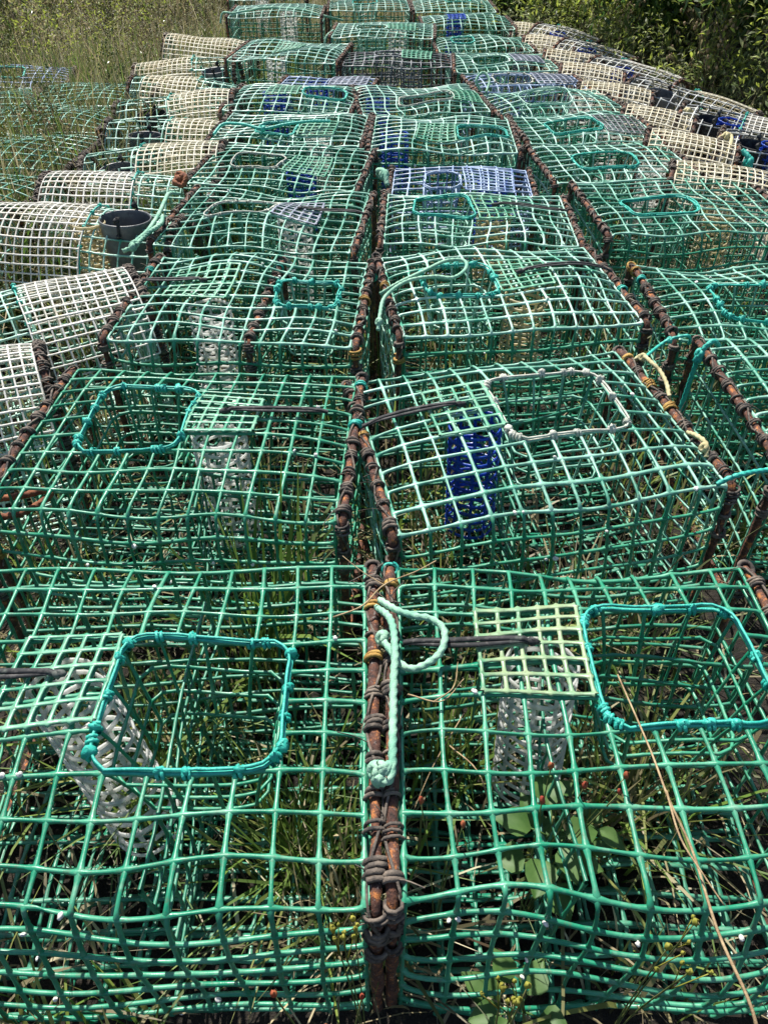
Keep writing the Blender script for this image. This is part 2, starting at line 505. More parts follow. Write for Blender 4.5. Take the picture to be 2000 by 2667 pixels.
def rope_rim(trap, S, poly, mat, lod, seed, name='entrance_rim', knots=True):
    rg = np.random.default_rng(seed)
    U, V = poly[:, 0], poly[:, 1]
    P = S(U, V, 0.002)
    n2 = 2 if lod < 2 else 1
    P = np.array([spline(np.concatenate([P, P[:1]]), len(P) * n2 + 1)[:-1]])[0]
    rb = .0027 if lod == 0 else .0036 if lod == 1 else .0042
    if mat is M['paletwine']: rb *= .62
    parts = [tubes(P[None], (0, 0, 1), rb, rb, 6 if lod == 0 else 4, closed=True)]
    if lod < 2:
        jit = np.cumsum(rg.standard_normal(P.shape) * .0006, 0); jit -= np.linspace(0, 1, len(P))[:, None] * jit[-1]
        parts.append(tubes((P + jit + [0, 0, .0045])[None], (0, 0, 1), .0022, .0022, 5 if lod == 0 else 4, closed=True))
    rim = link(name, mesh(name, *join(parts), mat), trap)
    kn = []
    stepk = max(1, len(P) // (16 if lod == 0 else 11))
    for i in range(0, len(P), stepk):
        i = (i + int(rg.integers(-stepk // 2, stepk // 2 + 1))) % len(P)
        t = P[(i + 1) % len(P)] - P[i]
        g = coil(P[i], t, (.0056 if lod == 0 else .005), .0028 if lod == 0 else .0026, 1.9, 18 if lod == 0 else 8, 5 if lod == 0 else 3, rg.uniform(0, 6), .006)
        if lod == 0:
            kb = blob(P[i] + [0, 0, .004], .0062 * rg.uniform(.65, 1.3), i + seed, rg.uniform(.7, 1.3, 3))
            link('knot', mesh('knot', *join([g, kb]), mat), rim)
        else:
            kn.append(g)
    if kn: link('knots', mesh('knots', *join(kn), mat), rim, kind='stuff')
    return rim

def funnel(trap, S, poly, mat, lod, depth=.13, shrink=.72):
    P0 = S(poly[:, 0], poly[:, 1], -0.003)
    c = P0.mean(0)
    n = len(P0)
    def F(u, v):
        i = np.mod(u, n)
        i0 = np.floor(i).astype(int) % n; f = (i - np.floor(i))[..., None]
        p = P0[i0] * (1 - f) + P0[(i0 + 1) % n] * f
        k = np.clip(v[..., None] / 3.0, 0, 1.2)
        sh = 1 - (1 - shrink) * k ** 0.8
        q = c + (p - c) * sh
        return q - np.array([0, 0, 1.0]) * depth * k
    V, Q = net(F, n, 3, .0028, .0022, 2 if lod else 4, 4 if lod else 5, cols=np.arange(0, n, 2 if n > 16 else 1), rows=[1, 2, 3], flare=.5)
    link('funnel_net', mesh('funnel_net', V, Q, mat), trap)

def bait_tube(trap, S, u, v, mat, lod, h=.24, r=.047, lean=(0.0, 0.0), drop=0.012):
    top = S(np.array(u, float), np.array(float(v)), 0.0)
    top = np.array([top[0], top[1], top[2] - drop])
    h = min(h, top[2] - 0.02)
    nu, nv = 10, int(h / .019)
    ax = np.array([lean[0], lean[1], -1.0])
    def T(a, b):
        th = a / nu * 2 * PI; k = b / nv
        e = 0.0025 * np.sin(th * 2 + 1)
        return top + np.stack([np.cos(th) * (r + e), np.sin(th) * (r - e), 0 * th], -1) + ax * (k * h)[..., None]
    V, Q = net(T, nu, nv, .0036, .0018, 4 if lod == 0 else 3, 5 if lod == 0 else 4, cols=np.arange(nu), flare=.45)
    link('bait_tube', mesh('bait_tube', V, Q, mat), trap)
    return top

def bait_lid(trap, S, u0, u1, v0, v1, mat, lod, cell=.026, lift=.008):
    nu = max(3, int(round((u1 - u0) * S.cell / cell))); nv = max(3, int(round((v1 - v0) * S.cell / cell)))
    def T(a, b):
        p = S(u0 + (u1 - u0) * a / nu, v0 + (v1 - v0) * b / nv, lift)
        return p
    V, Q = net(T, nu, nv, .0034 if lod < 2 else .0032, .0016, 4 if lod < 2 else 2, 5 if lod == 0 else 4, flare=1.1)
    link('bait_lid', mesh('bait_lid', V, Q, mat), trap)

def strap(trap, S, u0, v0, u1, v1, seed=0, name='rubber_strap'):
    u = np.linspace(u0, u1, 16); v = np.linspace(v0, v1, 16)
    parts = []
    for k in range(2):
        P = S(u, v, 0.016 + 0.002 * k); P[:, 1] += (k - .5) * .008 * np.sin(np.linspace(0, PI, 16))
        P[0, 2] -= .008; P[-1, 2] -= .002
        parts.append(tubes(P[None], (0, 0, 1), .0042, .002, 6))
    P = S(np.array([u0]), np.array([v0]), .012)[0]
    parts.append(blob(P, .0075, seed, (1.5, .8, .7)))
    link(name, mesh(name, *join(parts), M['rubber']), trap)

def end_net(trap, S, xs, mat, lod):
    """net across one end, inside the frame"""
    ny = max(3, int(S.D / S.cell)); nz = max(3, int(S.H / S.cell))
    nz_ = smooth_noise(int(abs(xs) * 1000) + ny, 4)
    def T(a, b):
        fy = a / ny; fz = b / nz
        y = -S.D / 2 + .03 + fy * (S.D - .05)
        if S.barrel:
            zz = .02 + fz * (.02 + (S.H - .045) * np.clip(np.sin(PI * np.clip(fy, .04, .96)), .1, 1) ** .75)
        else:
            zz = .02 + fz * (S.H - .035)
        return np.stack([np.full_like(y, xs) + .008 * nz_(a, b), y, zz], -1)
    V, Q = net(T, ny, nz, .0027, .0022, 2, 4, flare=.7)
    link('end_net', mesh('end_net', V, Q, mat), trap)

def box_trap(label, x, y, rz=0, W=.56, D=.44, H=.26, dz=0, rx=0, ry=0, lod=1, mat='green_mid', hole=None, rim='turq', tube=None, lid=None,
             lidmat='lid_green', strap_to=None, seed=1, bulge=.022, wav=.008, cell=.05, midframe=None, group='green netting traps in rows', heavy=False, cat='trap', lean=(0, 0), sidemat=None, thick=1.0):
    dz += GZ; H -= GZ
    t = empty('netting_trap', (x, y, dz), (math.radians(rx), math.radians(ry), math.radians(rz)), label=label, category=cat, group=group)
    S = Skin(W, D, H, cell, seed * 11, False, bulge, wav)
    m = M[mat]; L = LOD[lod]
    nh, nv = S.nh, S.nv
    poly = None; keep = None
    if hole:
        u0, u1, v0, v1 = hole
        poly = octo(u0, u1, nh + v0, nh + v1, .45, 26 if lod < 2 else 16)
        def keep(u, s):
            a, b = u - u0, u1 - u; c, d = s - (nh + v0), nh + v1 - s
            inside = (a > .02) & (b > .02) & (c > .02) & (d > .02)
            return ~inside
    wd = (.0030 if lod == 0 else .0028 if lod == 1 else .0029) * thick
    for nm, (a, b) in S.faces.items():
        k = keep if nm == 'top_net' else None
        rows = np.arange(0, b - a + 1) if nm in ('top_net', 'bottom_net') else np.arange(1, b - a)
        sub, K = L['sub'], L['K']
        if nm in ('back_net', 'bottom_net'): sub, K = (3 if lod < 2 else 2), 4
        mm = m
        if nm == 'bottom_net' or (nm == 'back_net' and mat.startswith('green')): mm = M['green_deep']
        if nm == 'front_net' and mat.startswith('green'): mm = M['green']  # fronts greener than tops: less bleached, and their shade painted in too
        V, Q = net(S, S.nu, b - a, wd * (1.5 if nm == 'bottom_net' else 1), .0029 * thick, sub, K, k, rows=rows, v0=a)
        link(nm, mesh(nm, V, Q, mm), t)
    if lod < 2:
        # inner chamber wall and sagging inner floor
        n3 = smooth_noise(seed + 400, 5)
        nz = max(2, S.nh - 1)
        def wall(a, b):
            yy = -D / 2 + .04 + (D - .08) * a / nv
            return np.stack([W * (.06 if seed % 2 else -.1) + .02 * n3(a, b), yy, .02 + (H - .06) * b / nz], -1)
        V, Q = net(wall, nv, nz, .0024, .002, 2, 4)
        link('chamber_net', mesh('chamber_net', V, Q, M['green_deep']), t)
        def wall2(a, b):
            xx = -W / 2 + .03 + (W - .06) * a / S.nu
            return np.stack([xx, D * (.22 if seed % 3 else -.12) + .02 * n3(a + 3, b), .02 + (H - .07) * b / nz], -1)
        V, Q = net(wall2, S.nu, nz, .0024, .002, 2, 4)
        link('chamber_net', mesh('chamber_net', V, Q, M['green_deep']), t)
        def floor2(a, b):
            return np.stack([-W / 2 + .02 + (W - .04) * a / S.nu, -D / 2 + .05 + (D - .09) * b / nv, .055 + .018 * n3(a, b)], -1)
        V, Q = net(floor2, S.nu, nv, .0028, .002, 2, 4)
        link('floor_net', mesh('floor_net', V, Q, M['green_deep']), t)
    for sx in (-1, 1):
        end_net(t, S, sx * (W / 2 - .008), M[sidemat or mat], lod)
        make_frame(t, S, sx * W / 2, lod, seed=seed * 3 + sx, heavy=heavy)
    if midframe is not None:
        make_frame(t, S, -W / 2 + midframe * W, lod, 'middle_frame', seed=seed * 7)
    if hole:
        rope_rim(t, S, poly, M[rim], lod, seed)
        funnel(t, S, poly, m, lod)
    if tube:
        bait_tube(t, S, tube[0], nh + tube[1], M[tube[2]], lod, lean=lean)
    if lid:
        bait_lid(t, S, lid[0], lid[1], nh + lid[2], nh + lid[3], M[lidmat], lod)
    if strap_to is not None:
        cu, cv = ((lid[0] + lid[1]) / 2, (lid[2] + lid[3]) / 2) if lid else (S.nu / 2, nv / 2)
        strap(t, S, cu, nh + cv, strap_to, nh + cv + .25, seed)
    if lod < 2:
        Mt = Matrix.LocRotScale(Vector((x, y, dz)), Euler((math.radians(rx), math.radians(ry), math.radians(rz))), None)
        rg = np.random.default_rng(seed + 50)
        for _ in range(13 if lod == 0 else 7):
            u = rg.integers(1, S.nu) + rg.uniform(-.3, .3); s = rg.choice([rg.integers(0, nh), rg.integers(0, nh), rg.integers(nh, nh + nv)]) + 0.
            if keep is not None and not keep(np.array(u), np.array(s)): continue
            snail_spots.append(Mt @ Vector(S(np.array(u), np.array(s), .006)))
    return t, S

def barrel_trap(label, x, y, rz=0, W=.52, D=.34, H=.26, dz=0, rx=0, ry=0, lod=1, mat='green_pale', cover=(0, 1), covers=(.26, .86), bucket=None, seed=1, br=.083, bz=.004, covermat='cream', flap=.0,
                group='cream covered barrel traps', hoop=True, tube=None, funnelmat='bucket'):
    dz += GZ; H -= GZ
    t = empty('barrel_trap', (x, y, dz), (math.radians(rx), math.radians(ry), math.radians(rz)), label=label, category='barrel trap', group=group)
    S = Skin(W, D, H, .042, seed * 13, True, .01, .006)
    L = LOD[lod]
    if bucket:
        bu = S.nu * bucket; bs = S.na * .47
    def keep(u, s):
        k = np.ones(np.broadcast(u, s).shape, bool)
        if bucket: k &= ((u - bu) * S.cell) ** 2 + ((s - bs) * S.cell) ** 2 > br ** 2
        if cover: k &= ~((u > cover[0] * S.nu + .3) & (u < cover[1] * S.nu - .3) & (s > covers[0] * S.na + .3) & (s < covers[1] * S.na - .3))
        return k
    for nm, (a, b) in S.faces.items():
        V, Q = net(S, S.nu, b - a, .0029, .0024, L['sub'] if nm != 'bottom_net' else 2, L['K'] if nm != 'bottom_net' else 4, keep if nm == 'cover_net' else None, rows=np.arange(0, b - a + 1) if nm == 'cover_net' else np.arange(1, b - a), v0=a)
        link(nm if nm != 'cover_net' else 'arched_net', mesh(nm, V, Q, M[mat]), t)
    if cover:
        c0, c1 = cover; u0, u1 = c0 * S.nu, c1 * S.nu; s0, s1 = covers[0] * S.na, covers[1] * S.na
        n1 = int(round((u1 - u0) * S.cell / .0235)); n2 = int(round((s1 - s0) * S.cell / .0235))
        def T(a, b):
            fl = np.clip(1 - b / (n2 * .42), 0, 1) ** 1.3
            return S(u0 + (u1 - u0) * a / n1, s0 + (s1 - s0) * b / n2, .007 + flap * fl)
        V, Q = net(T, n1, n2, .0029, .0016, 3 if lod < 2 else 2, 4, flare=.25)
        link('cream_cover', mesh('cream_cover', V, Q, M[covermat]), t)
        # turquoise lacing along the inner edge of the cover
        ue = u1 if c1 < .95 else u0
        if 0.05 < ue / S.nu < .95:
            ss = np.linspace(s0, s1, 40); P = S(np.full(40, ue), ss, .009)
            parts = [tubes(P[None], (1, 0, 0), .0025, .0025, 4)]
            for k in range(1, 39, 4):
                parts.append(coil(P[k], P[k + 1] - P[k - 1], .005, .0024, 1.5, 9, 4, k, .005))
            link('lacing', mesh('lacing', *join(parts), M['turq']), t)
    for sx in (-1, 1):
        end_net(t, S, sx * (W / 2 - .01), M[mat], lod)
        make_frame(t, S, sx * W / 2, max(lod, 1), 'hoop_frame', seed=seed * 5 + sx, heavy=not hoop)
    if bucket:
        P = S(np.array(bu), np.array(bs), 0.0)
        c = np.array([P[0], P[1], P[2] + bz])
        th = np.linspace(0, 2 * PI, 28, endpoint=False)
        k_ = br / .0835
        pr = [(r * k_, z) for r, z in [(.079, .0), (.0815, .002), (.0835, .0), (.083, -.006), (.068, -.17), (.066, -.172), (.064, -.168), (.0785, -.006)]]
        V = np.array([[c[0] + r * math.cos(a), c[1] + r * math.sin(a), c[2] + z] for r, z in pr for a in th])
        idx = np.arange(len(pr) * 28).reshape(len(pr), 28)
        a = idx; b = np.roll(idx, -1, 0)
        Q = np.stack([a, np.roll(a, -1, 1), np.roll(b, -1, 1), b], -1).reshape(-1, 4)
        bk = link('entrance_bucket', mesh('entrance_bucket', V, Q, M[funnelmat]), t)
        for sg in (1, -1):
            q = c + np.array([.004, sg * br * .96, .004])
            g = join([blob(q + [0, 0, .012], .009, 3), tubes(spline([q + [0, 0, .012], q + [0.004, sg * .006, 0], q + [.002, sg * .007, -.03]], 8)[None], (1, 0, 0), .004, .004, 6, cap=True), blob(q + [.002, sg * .007, -.03], .007, 5)])
            link('toggle', mesh('toggle', *g, M['rubber']), bk)
    if tube:
        bait_tube(t, S, S.nu * tube[0], S.na * .45, M[tube[1]], lod, h=.17)
    return t, S

A2 = dict(tube=None)
# --- centre-left column, from the camera outwards
box_trap("vivid green trap nearest the camera, left of seam, white tube left of turquoise rimmed opening", -.30, .57, 1, .575, .50, seed=1, lod=0, mat='green', hole=(4.6, 9, 3, 7), tube=(3.4, 5.4, 'white'), lid=(2.0, 4.5, 4.2, 7), strap_to=-.2, lean=(.28, -.22), bulge=.012, wav=.008)
box_trap("vivid green trap nearest the camera, right of seam, with a yellowed square bait lid", .277, .575, 0, .535, .49, seed=2, lod=0, mat='green', hole=(5, 9.0, 4, 8), tube=(3.7, 6.0, 'white'), lid=(2.0, 4.85, 5, 8), lidmat='lid_pale', strap_to=.1, bulge=.022, wav=.014, lean=(0.02, -.1))
box_trap("second green trap left of seam, turquoise rim at left, white tube and black strap right", -.355, 1.16, -3, .60, .45, seed=3, lod=0, mat='green', hole=(2, 6, 3, 7), tube=(7.2, 4.4, 'white'), lid=(6.1, 8.5, 4.0, 6.4), strap_to=11.2, bulge=.022)
box_trap("bulging green trap with a deep blue bait tube and frayed white rimmed opening", .265, 1.18, 11, .585, .47, seed=4, lod=0, mat='green_mid', hole=(4.7, 9, 3, 7), rim='paletwine', tube=(3.8, 4.6, 'blue'), lid=(2.3, 4.6, 3.9, 6.7), lidmat='lid_green', strap_to=-.2, bulge=.036, dz=.0, ry=-1.5)
box_trap("wavy green trap with a rusty bar across its middle and opening on its right half", -.325, 1.73, -4, .56, .45, seed=5, lod=0, mat='green_mid', hole=(7, 10, 3, 6), tube=(4.1, 3.2, 'white'), lid=(1.6, 4.7, 3.6, 6.4), strap_to=-.2, midframe=.58, bulge=.012, wav=.014)
box_trap("bleached green trap with cream bait tube, pale rope loop lying over its opening", .29, 1.785, 7, .57, .44, seed=6, lod=0, mat='green_pale', hole=(1.6, 5, 3, 6), tube=(6.3, 3.2, 'cream_tube'), lid=(5.1, 7.7, 3.2, 6.2), strap_to=11.2, bulge=.024, wav=.011)
box_trap("green trap with grey bait lid beside bleached rimmed opening, fourth from camera left of centre", -.335, 2.255, -6, .56, .47, seed=7, lod=1, mat='green_mid', hole=(2, 6, 3, 6), rim='paletwine', tube=(7.1, 4.2, 'white'), lid=(6.2, 8.6, 3, 6), lidmat='grey_blue', strap_to=11.2, wav=.013, bulge=.014)
box_trap("green trap with black strap over its right side, fourth from camera right of centre", .27, 2.25, -2, .55, .40, seed=8, lod=1, mat='green_pale', hole=(1.6, 5.2, 2.8, 6), tube=(6.4, 3.8, 'cream_tube'), lid=(5.4, 7.6, 2.8, 5.6), strap_to=11, bulge=.02, wav=.012)
box_trap("green trap with small dark blue bait tube right of its middle, bleached rim beside it", -.335, 2.735, -7, .56, .44, seed=9, lod=1, mat='green_mid', hole=(2, 5.4, 2.6, 5.6), rim='paletwine', tube=(6.9, 3.4, 'blue'), lid=(5.9, 8.8, 2.4, 5.6), wav=.014, bulge=.014)
box_trap("low faded blue trap with a raised blue lid, grass around it", .255, 2.64, -3, .47, .28, .235, seed=10, lod=1, mat='blue_net', hole=(2, 4.4, .8, 3.4), rim='blue_net', tube=(6.6, 3, 'blue'), lid=(4.7, 7.9, .4, 4.2), lidmat='blue_net', bulge=.014)
box_trap("green trap with turquoise cord tangled over its top, sixth from camera left of centre", -.35, 3.18, -4, .57, .43, seed=11, lod=1, mat='green_pale', hole=(3, 6, 2, 4.8), tube=(8, 3, 'white'), lid=(6.4, 9, 2, 4.6), wav=.013, bulge=.014)
box_trap("green trap with a fine pale lid left of its turquoise rimmed opening", .22, 3.12, -2, .54, .47, seed=12, lod=1, mat='green_pale', hole=(6.2, 9.6, 2, 5), tube=(1.6, 4, 'blue'), lid=(3.2, 6.0, 2, 5), wav=.014, bulge=.014)
box_trap("green trap humped in its middle with turquoise rim on its right", -.385, 3.64, -5, .54, .42, seed=13, lod=1, mat='green_pale', hole=(6, 9.4, 2.4, 5), tube=(3.4, 4, 'blue'), lid=(3, 5.6, 2.4, 5), bulge=.035)
box_trap("green trap with a long bleached rimmed opening and blue tube at its left", .15, 3.64, 6, .54, .48, seed=14, lod=1, mat='green_pale', hole=(3.2, 7.4, 2, 5), rim='paletwine', tube=(1.5, 5, 'blue'), lid=(7.4, 9.8, 2, 5), wav=.014, bulge=.016)
box_trap("low blue trap with a grey slatted lid, squeezed behind the humped green trap", -.26, 4.03, -8, .44, .22, .24, seed=15, lod=2, mat='blue_net', tube=(3, 2, 'blue'), lid=(4.4, 7.6, .4, 3.4), lidmat='grey_blue', bulge=.01)
box_trap("tall green trap with white and blue tubes behind its front netting, eighth left of centre", -.47, 4.46, -7, .55, .48, .29, seed=16, lod=2, mat='green_pale', tube=(4.4, 3, 'white'), lid=(4, 7, 3, 6), wav=.014, bulge=.03)
box_trap("low charcoal black netting trap between green ones", .07, 4.37, -3, .55, .30, .27, seed=17, lod=2, mat='grey_net', hole=(3, 6, 2, 4.4), rim='grey_net', tube=(7, 3, 'grey_net'), lid=(6, 9, 1.6, 4.6), lidmat='lid_green')
box_trap("upright looking green trap farthest in the left centre column against the grass", -.65, 5.55, 0, .56, .44, .31, seed=18, lod=2, mat='green_pale', tube=(7, 3, 'white'), bulge=.03, wav=.012)
box_trap("green trap with square dark opening and white tube, behind the charcoal trap", .0, 5.04, -3, .57, .44, .29, seed=19, lod=2, mat='green_pale', hole=(2.4, 5.8, 2, 5), rim='green_pale', tube=(7, 3, 'white'), lid=(6, 9, 2, 5))
box_trap("farthest green trap in the right centre column, half sunk in grass", -.1, 6.1, 2, .54, .42, .27, seed=20, lod=2, mat='green_pale', hole=(3, 6, 3, 6), rim='turq')
box_trap("farthest green trap of the left column, just at the top edge of the picture", -.82, 6.55, 3, .54, .42, .27, seed=21, lod=2, mat='green_pale', tube=(4, 4, 'white'))
# --- right column
RC = 'green netting traps in rows'
box_trap("green trap at the right edge showing its diamond shaped end netting, second from camera", .975, 1.30, 1, .57, .46, seed=31, lod=0, mat='green_mid', hole=(3, 7, 3, 7), tube=(8.2, 4, 'cream_tube'), lid=(7.4, 9.6, 4, 6.6), bulge=.02)
box_trap("green trap at the right edge with a wide turquoise rimmed opening, third from camera", .925, 1.72, 0, .57, .40, seed=32, lod=0, mat='green_mid', hole=(2.4, 7, 1.4, 4.6), tube=(8, 3.6, 'cream_tube'), lid=(7.4, 9.8, 1.6, 4), bulge=.012, wav=.012)
box_trap("high bulging green trap with oval turquoise rimmed opening and cream tube, fourth in right column", .90, 2.36, 3, .57, .44, .255, seed=33, lod=1, mat='green_mid', hole=(1.8, 5.8, 2.2, 5.4), tube=(7.2, 3, 'cream_tube'), bulge=.014, wav=.013)
box_trap("green trap with the brightest turquoise oval rim, fifth in right column", .79, 2.81, 5, .51, .42, .25, seed=34, lod=1, mat='green_pale', hole=(2, 6.2, 1.6, 4.8), tube=(7.6, 3, 'white'), bulge=.014, wav=.013)
box_trap("green trap with charcoal lid right of a turquoise rim, sixth in right column", .76, 3.20, 5, .51, .39, seed=35, lod=1, mat='green_pale', hole=(2, 5.8, 1.4, 4.6), tube=(7, 3, 'white'), lid=(6, 9.4, 1.2, 5), lidmat='grey_net', bulge=.012, wav=.013)
box_trap("peaked green trap with slanted pale rimmed opening, seventh in right column", .705, 3.56, 9, .54, .40, seed=36, lod=1, mat='green_pale', hole=(2, 6, 1.4, 4.4), rim='green_pale', tube=(7, 3, 'white'), bulge=.035, wav=.013)
box_trap("blue topped trap with grey blue lid in the right column", .64, 3.94, 6, .52, .32, seed=37, lod=2, mat='blue_net', hole=(2, 5.6, 1.2, 4), rim='paletwine', lid=(5.8, 9, 1, 4.4), lidmat='grey_blue', bulge=.02)
box_trap("green trap with pale rimmed opening and grey lid, behind the blue topped one", .585, 4.36, 4, .52, .40, seed=38, lod=2, mat='green_pale', hole=(2, 5.6, 1.6, 4.8), rim='green_pale', tube=(7, 3, 'grey_net'), lid=(6, 8.8, 1.6, 5), lidmat='grey_blue', bulge=.02)
box_trap("green trap with turquoise cord knotted on top, tenth in the right column", .53, 4.83, 3, .52, .40, seed=39, lod=2, mat='green_pale', hole=(1.6, 4, 2.6, 5), rim='turq', bulge=.04, wav=.013)
box_trap("green trap with a bright blue tube showing on top, eleventh in the right column", .49, 5.36, 2, .53, .44, .28, seed=40, lod=2, mat='green_pale', tube=(3.4, 3, 'blue'), lid=(2.6, 4.6, 2, 6.6), lidmat='blue', bulge=.04)
box_trap("farthest green trap of the right column at the top of the picture", .45, 5.98, 1, .53, .48, .28, seed=41, lod=2, mat='green_pale', hole=(4, 7, 3, 7), rim='turq', bulge=.03)
# --- cream barrel traps on the left
GB = 'cream covered barrel traps left of the rows'
barrel_trap("white covered barrel trap nearest the camera at the left edge", -.965, 1.34, 24, .52, .36, .27, seed=51, lod=1, cover=(.2, 1), group=GB, hoop=False, covermat='cream_white', flap=0.03, rx=0, ry=0)
barrel_trap("big white covered barrel trap second from camera, dark bucket entrance at the left edge", -.86, 1.71, 27, .56, .38, .27, seed=52, lod=0, cover=(.52, 1), covers=(.26, .86), bucket=.2, group=GB, hoop=False, covermat='cream_white', flap=0.05, rx=4, ry=-3)
barrel_trap("barrel trap with white cover at left, grey bucket entrance with black toggles at right", -.885, 2.24, -6, .56, .38, .27, seed=53, lod=0, cover=(0, .57), covers=(.2, .82), bucket=.75, br=.074, group=GB, hoop=False, tube=(.55, 'cream_tube'), covermat='cream_white', flap=0.02, rx=-2, ry=2)
barrel_trap("barrel trap with white cover at left, turquoise laced green half at right", -.84, 2.58, 0, .54, .36, .26, seed=54, lod=1, cover=(.0, .55), group=GB, hoop=False, covermat='cream_white', flap=0.03, rx=0, ry=3)
barrel_trap("cream covered barrel trap with a leaning grey bucket at its left, fifth from camera", -.80, 2.93, 2, .50, .34, .26, seed=55, lod=1, cover=(.42, 1), covers=(.3, .8), bucket=.22, br=.066, bz=-.045, group=GB, hoop=False, covermat='cream', flap=0.05, rx=5, ry=-4)
barrel_trap("cream covered barrel trap with dark green left half, sixth from camera at left", -.85, 3.27, 0, .50, .34, .25, seed=56, lod=1, cover=(.5, 1), bucket=.28, br=.066, bz=-.045, group=GB, hoop=False, covermat='cream', flap=0.03, rx=-3, ry=2)
barrel_trap("tall cream covered barrel trap with a stick lying on it, seventh at left", -.86, 3.63, 2, .50, .36, .27, seed=57, lod=2, cover=(.48, 1), bucket=.28, br=.066, bz=-.045, group=GB, hoop=False, funnelmat='rubber', covermat='cream', flap=0.02, rx=4, ry=-5)
barrel_trap("cream and turquoise barrel trap, cover on its left part, eighth at left", -.93, 3.98, -4, .52, .32, .25, seed=58, lod=2, cover=(.12, .62), group=GB, hoop=False, covermat='cream', flap=0.03, rx=-3, ry=4)
barrel_trap("cream covered barrel trap with rust stained left end and green right half", -.96, 4.34, 0, .50, .30, .27, seed=59, lod=2, cover=(0, .6), bucket=.8, br=.066, bz=-.045, group=GB, hoop=False, covermat='cream', flap=0.01, rx=2, ry=-4)
barrel_trap("farthest cream barrel trap at left with a torn cover standing up, in grass", -.99, 4.86, -2, .48, .32, .27, seed=60, lod=2, cover=(0, 1), group=GB, hoop=False, covermat='cream', flap=0.03, rx=-4, ry=6)
# --- cream barrel traps on the right
GR = 'cream barrel traps right of the rows'
ord_ = ["nearest", "second", "third", "fourth", "fifth", "sixth", "seventh", "eighth"]
fpos = [(1.10, 2.62, -16, .36), (1.09, 3.00, -18, .32), (1.06, 3.36, -18, .28), (.99, 3.76, -14, .32), (.96, 4.14, -12, .30), (.92, 4.48, -12, .28), (.88, 4.87, -12, .28), (.85, 5.27, -10, .26)]
fdesc = ["with a pale brown hoop at its right end", "with a rusty hoop, by the black barrels", "short and golden with thick rusty hoop", "wide and pale, below the peaked green trap",
         "with an orange stained right end", "with pale top and rusty hoop", "with dark hoop, below the shrubs", "small and farthest, reddish cream"]
for i, ((x, y, r, W_), d) in enumerate(zip(fpos, fdesc)):
    barrel_trap(f"cream barrel trap {d}, {ord_[i]} in right column", x, y, r, W_, .36, .275, seed=70 + i, ry=4 + i % 3, flap=.012, lod=1 if i < 4 else 2, mat='grey_white' if i % 3 else 'cream', cover=(0, 1), covers=(.05, .8), group=GR)
GG = 'black and cream barrel traps at the far right'
gpos = [(1.43, 2.98, -22, .46), (1.38, 3.30, -26, .48), (1.30, 3.70, -38, .56), (1.19, 4.20, -42, .46), (1.10, 4.68, -42, .42), (1.02, 5.15, -38, .40)]
gdesc = ["cream covered barrel trap with big black bucket entrance, at the right edge", "black netted barrel trap with cream right half, straw rope on its hoop", "long grey netted barrel trap with pale top and dark hoop, below the shrubs",
         "barrel trap with rope tangled round its hoop, behind the long grey barrel", "dark blue and cream barrel trap with turquoise scraps, sloping to the shrubs", "farthest dark barrel trap with a black lump, against the shrubs"]
for i, ((x, y, r, W_), d) in enumerate(zip(gpos, gdesc)):
    barrel_trap(d, x, y, r, W_, .38, .27, seed=90 + i, ry=5 + i % 3, covermat='cream_white' if i % 2 else 'cream', lod=1 if i < 3 else 2, mat='grey_white', cover=(.5, 1) if i < 3 else (.3, 1), covers=(.38, .88) if i < 2 else (.5, .9), bucket=.26 if i < 3 else None, br=.07, bz=-.03, group=GG, funnelmat='rubber' if i < 2 else 'bucket', tube=(.4, 'blue') if i != 2 else None)
# --- overgrown traps at far left
GO = 'overgrown traps at the far left'
ov = [(-1.42, 2.66, -12, 'green_mid', "green trap sunk in grass at the left edge, nearest of the overgrown ones", (3, 6, 2.4, 5)),
      (-1.40, 3.14, -6, 'green_mid', "pale green trap lying in tall grass behind the nearest overgrown one", None),
      (-1.44, 3.60, 0, 'green_mid', "green trap in weeds beside the dark barrel halves", None),
      (-1.86, 3.86, 24, 'green_mid', "tilted green trap with rusty wrapped bar deep in the weeds", None),
      (-1.36, 4.02, 4, 'green_mid', "small piece of pale green trap showing through weeds, beside the cream barrels", None),
      (-1.86, 4.38, 10, 'blue_net', "blue netted trap almost hidden in the weeds at far left", (3, 6, 2, 5))]
for i, (x, y, r, mt, lb, hl) in enumerate(ov):
    box_trap(lb, x, y, r, .54, .42, .22, seed=110 + i, lod=1 if i < 2 else 2, mat=mt, hole=hl, bulge=.03, wav=.013, group=GO, heavy=True, dz=-.03)

# ------------------------------------------------------------------ loose ropes
def rope(name, label, paths, mat, r=.0048, n=120, knots=(), cat='rope', group=None, tw=(.16, 3, .013)):
    parts = []
    for p in paths:
        P = spline(p, n)
        parts.append(tubes(P[None], (.13, .21, .96), r, r, 9, twist=tw, cap=True))
    for k, c in enumerate(knots):
        for q in range(3):
            t = np.array([math.sin(q * 2.1 + k), math.cos(q * 2.1 + k), .4 * q - .4])
            parts.append(coil(np.array(c) + t * .002, t, r * 1.25, r * .95, 1.15, 16, 6, q, r))
    o = link(name, mesh(name, *join(parts), mat), None, label=label, category=cat)
    if group: o['group'] = group
    return o

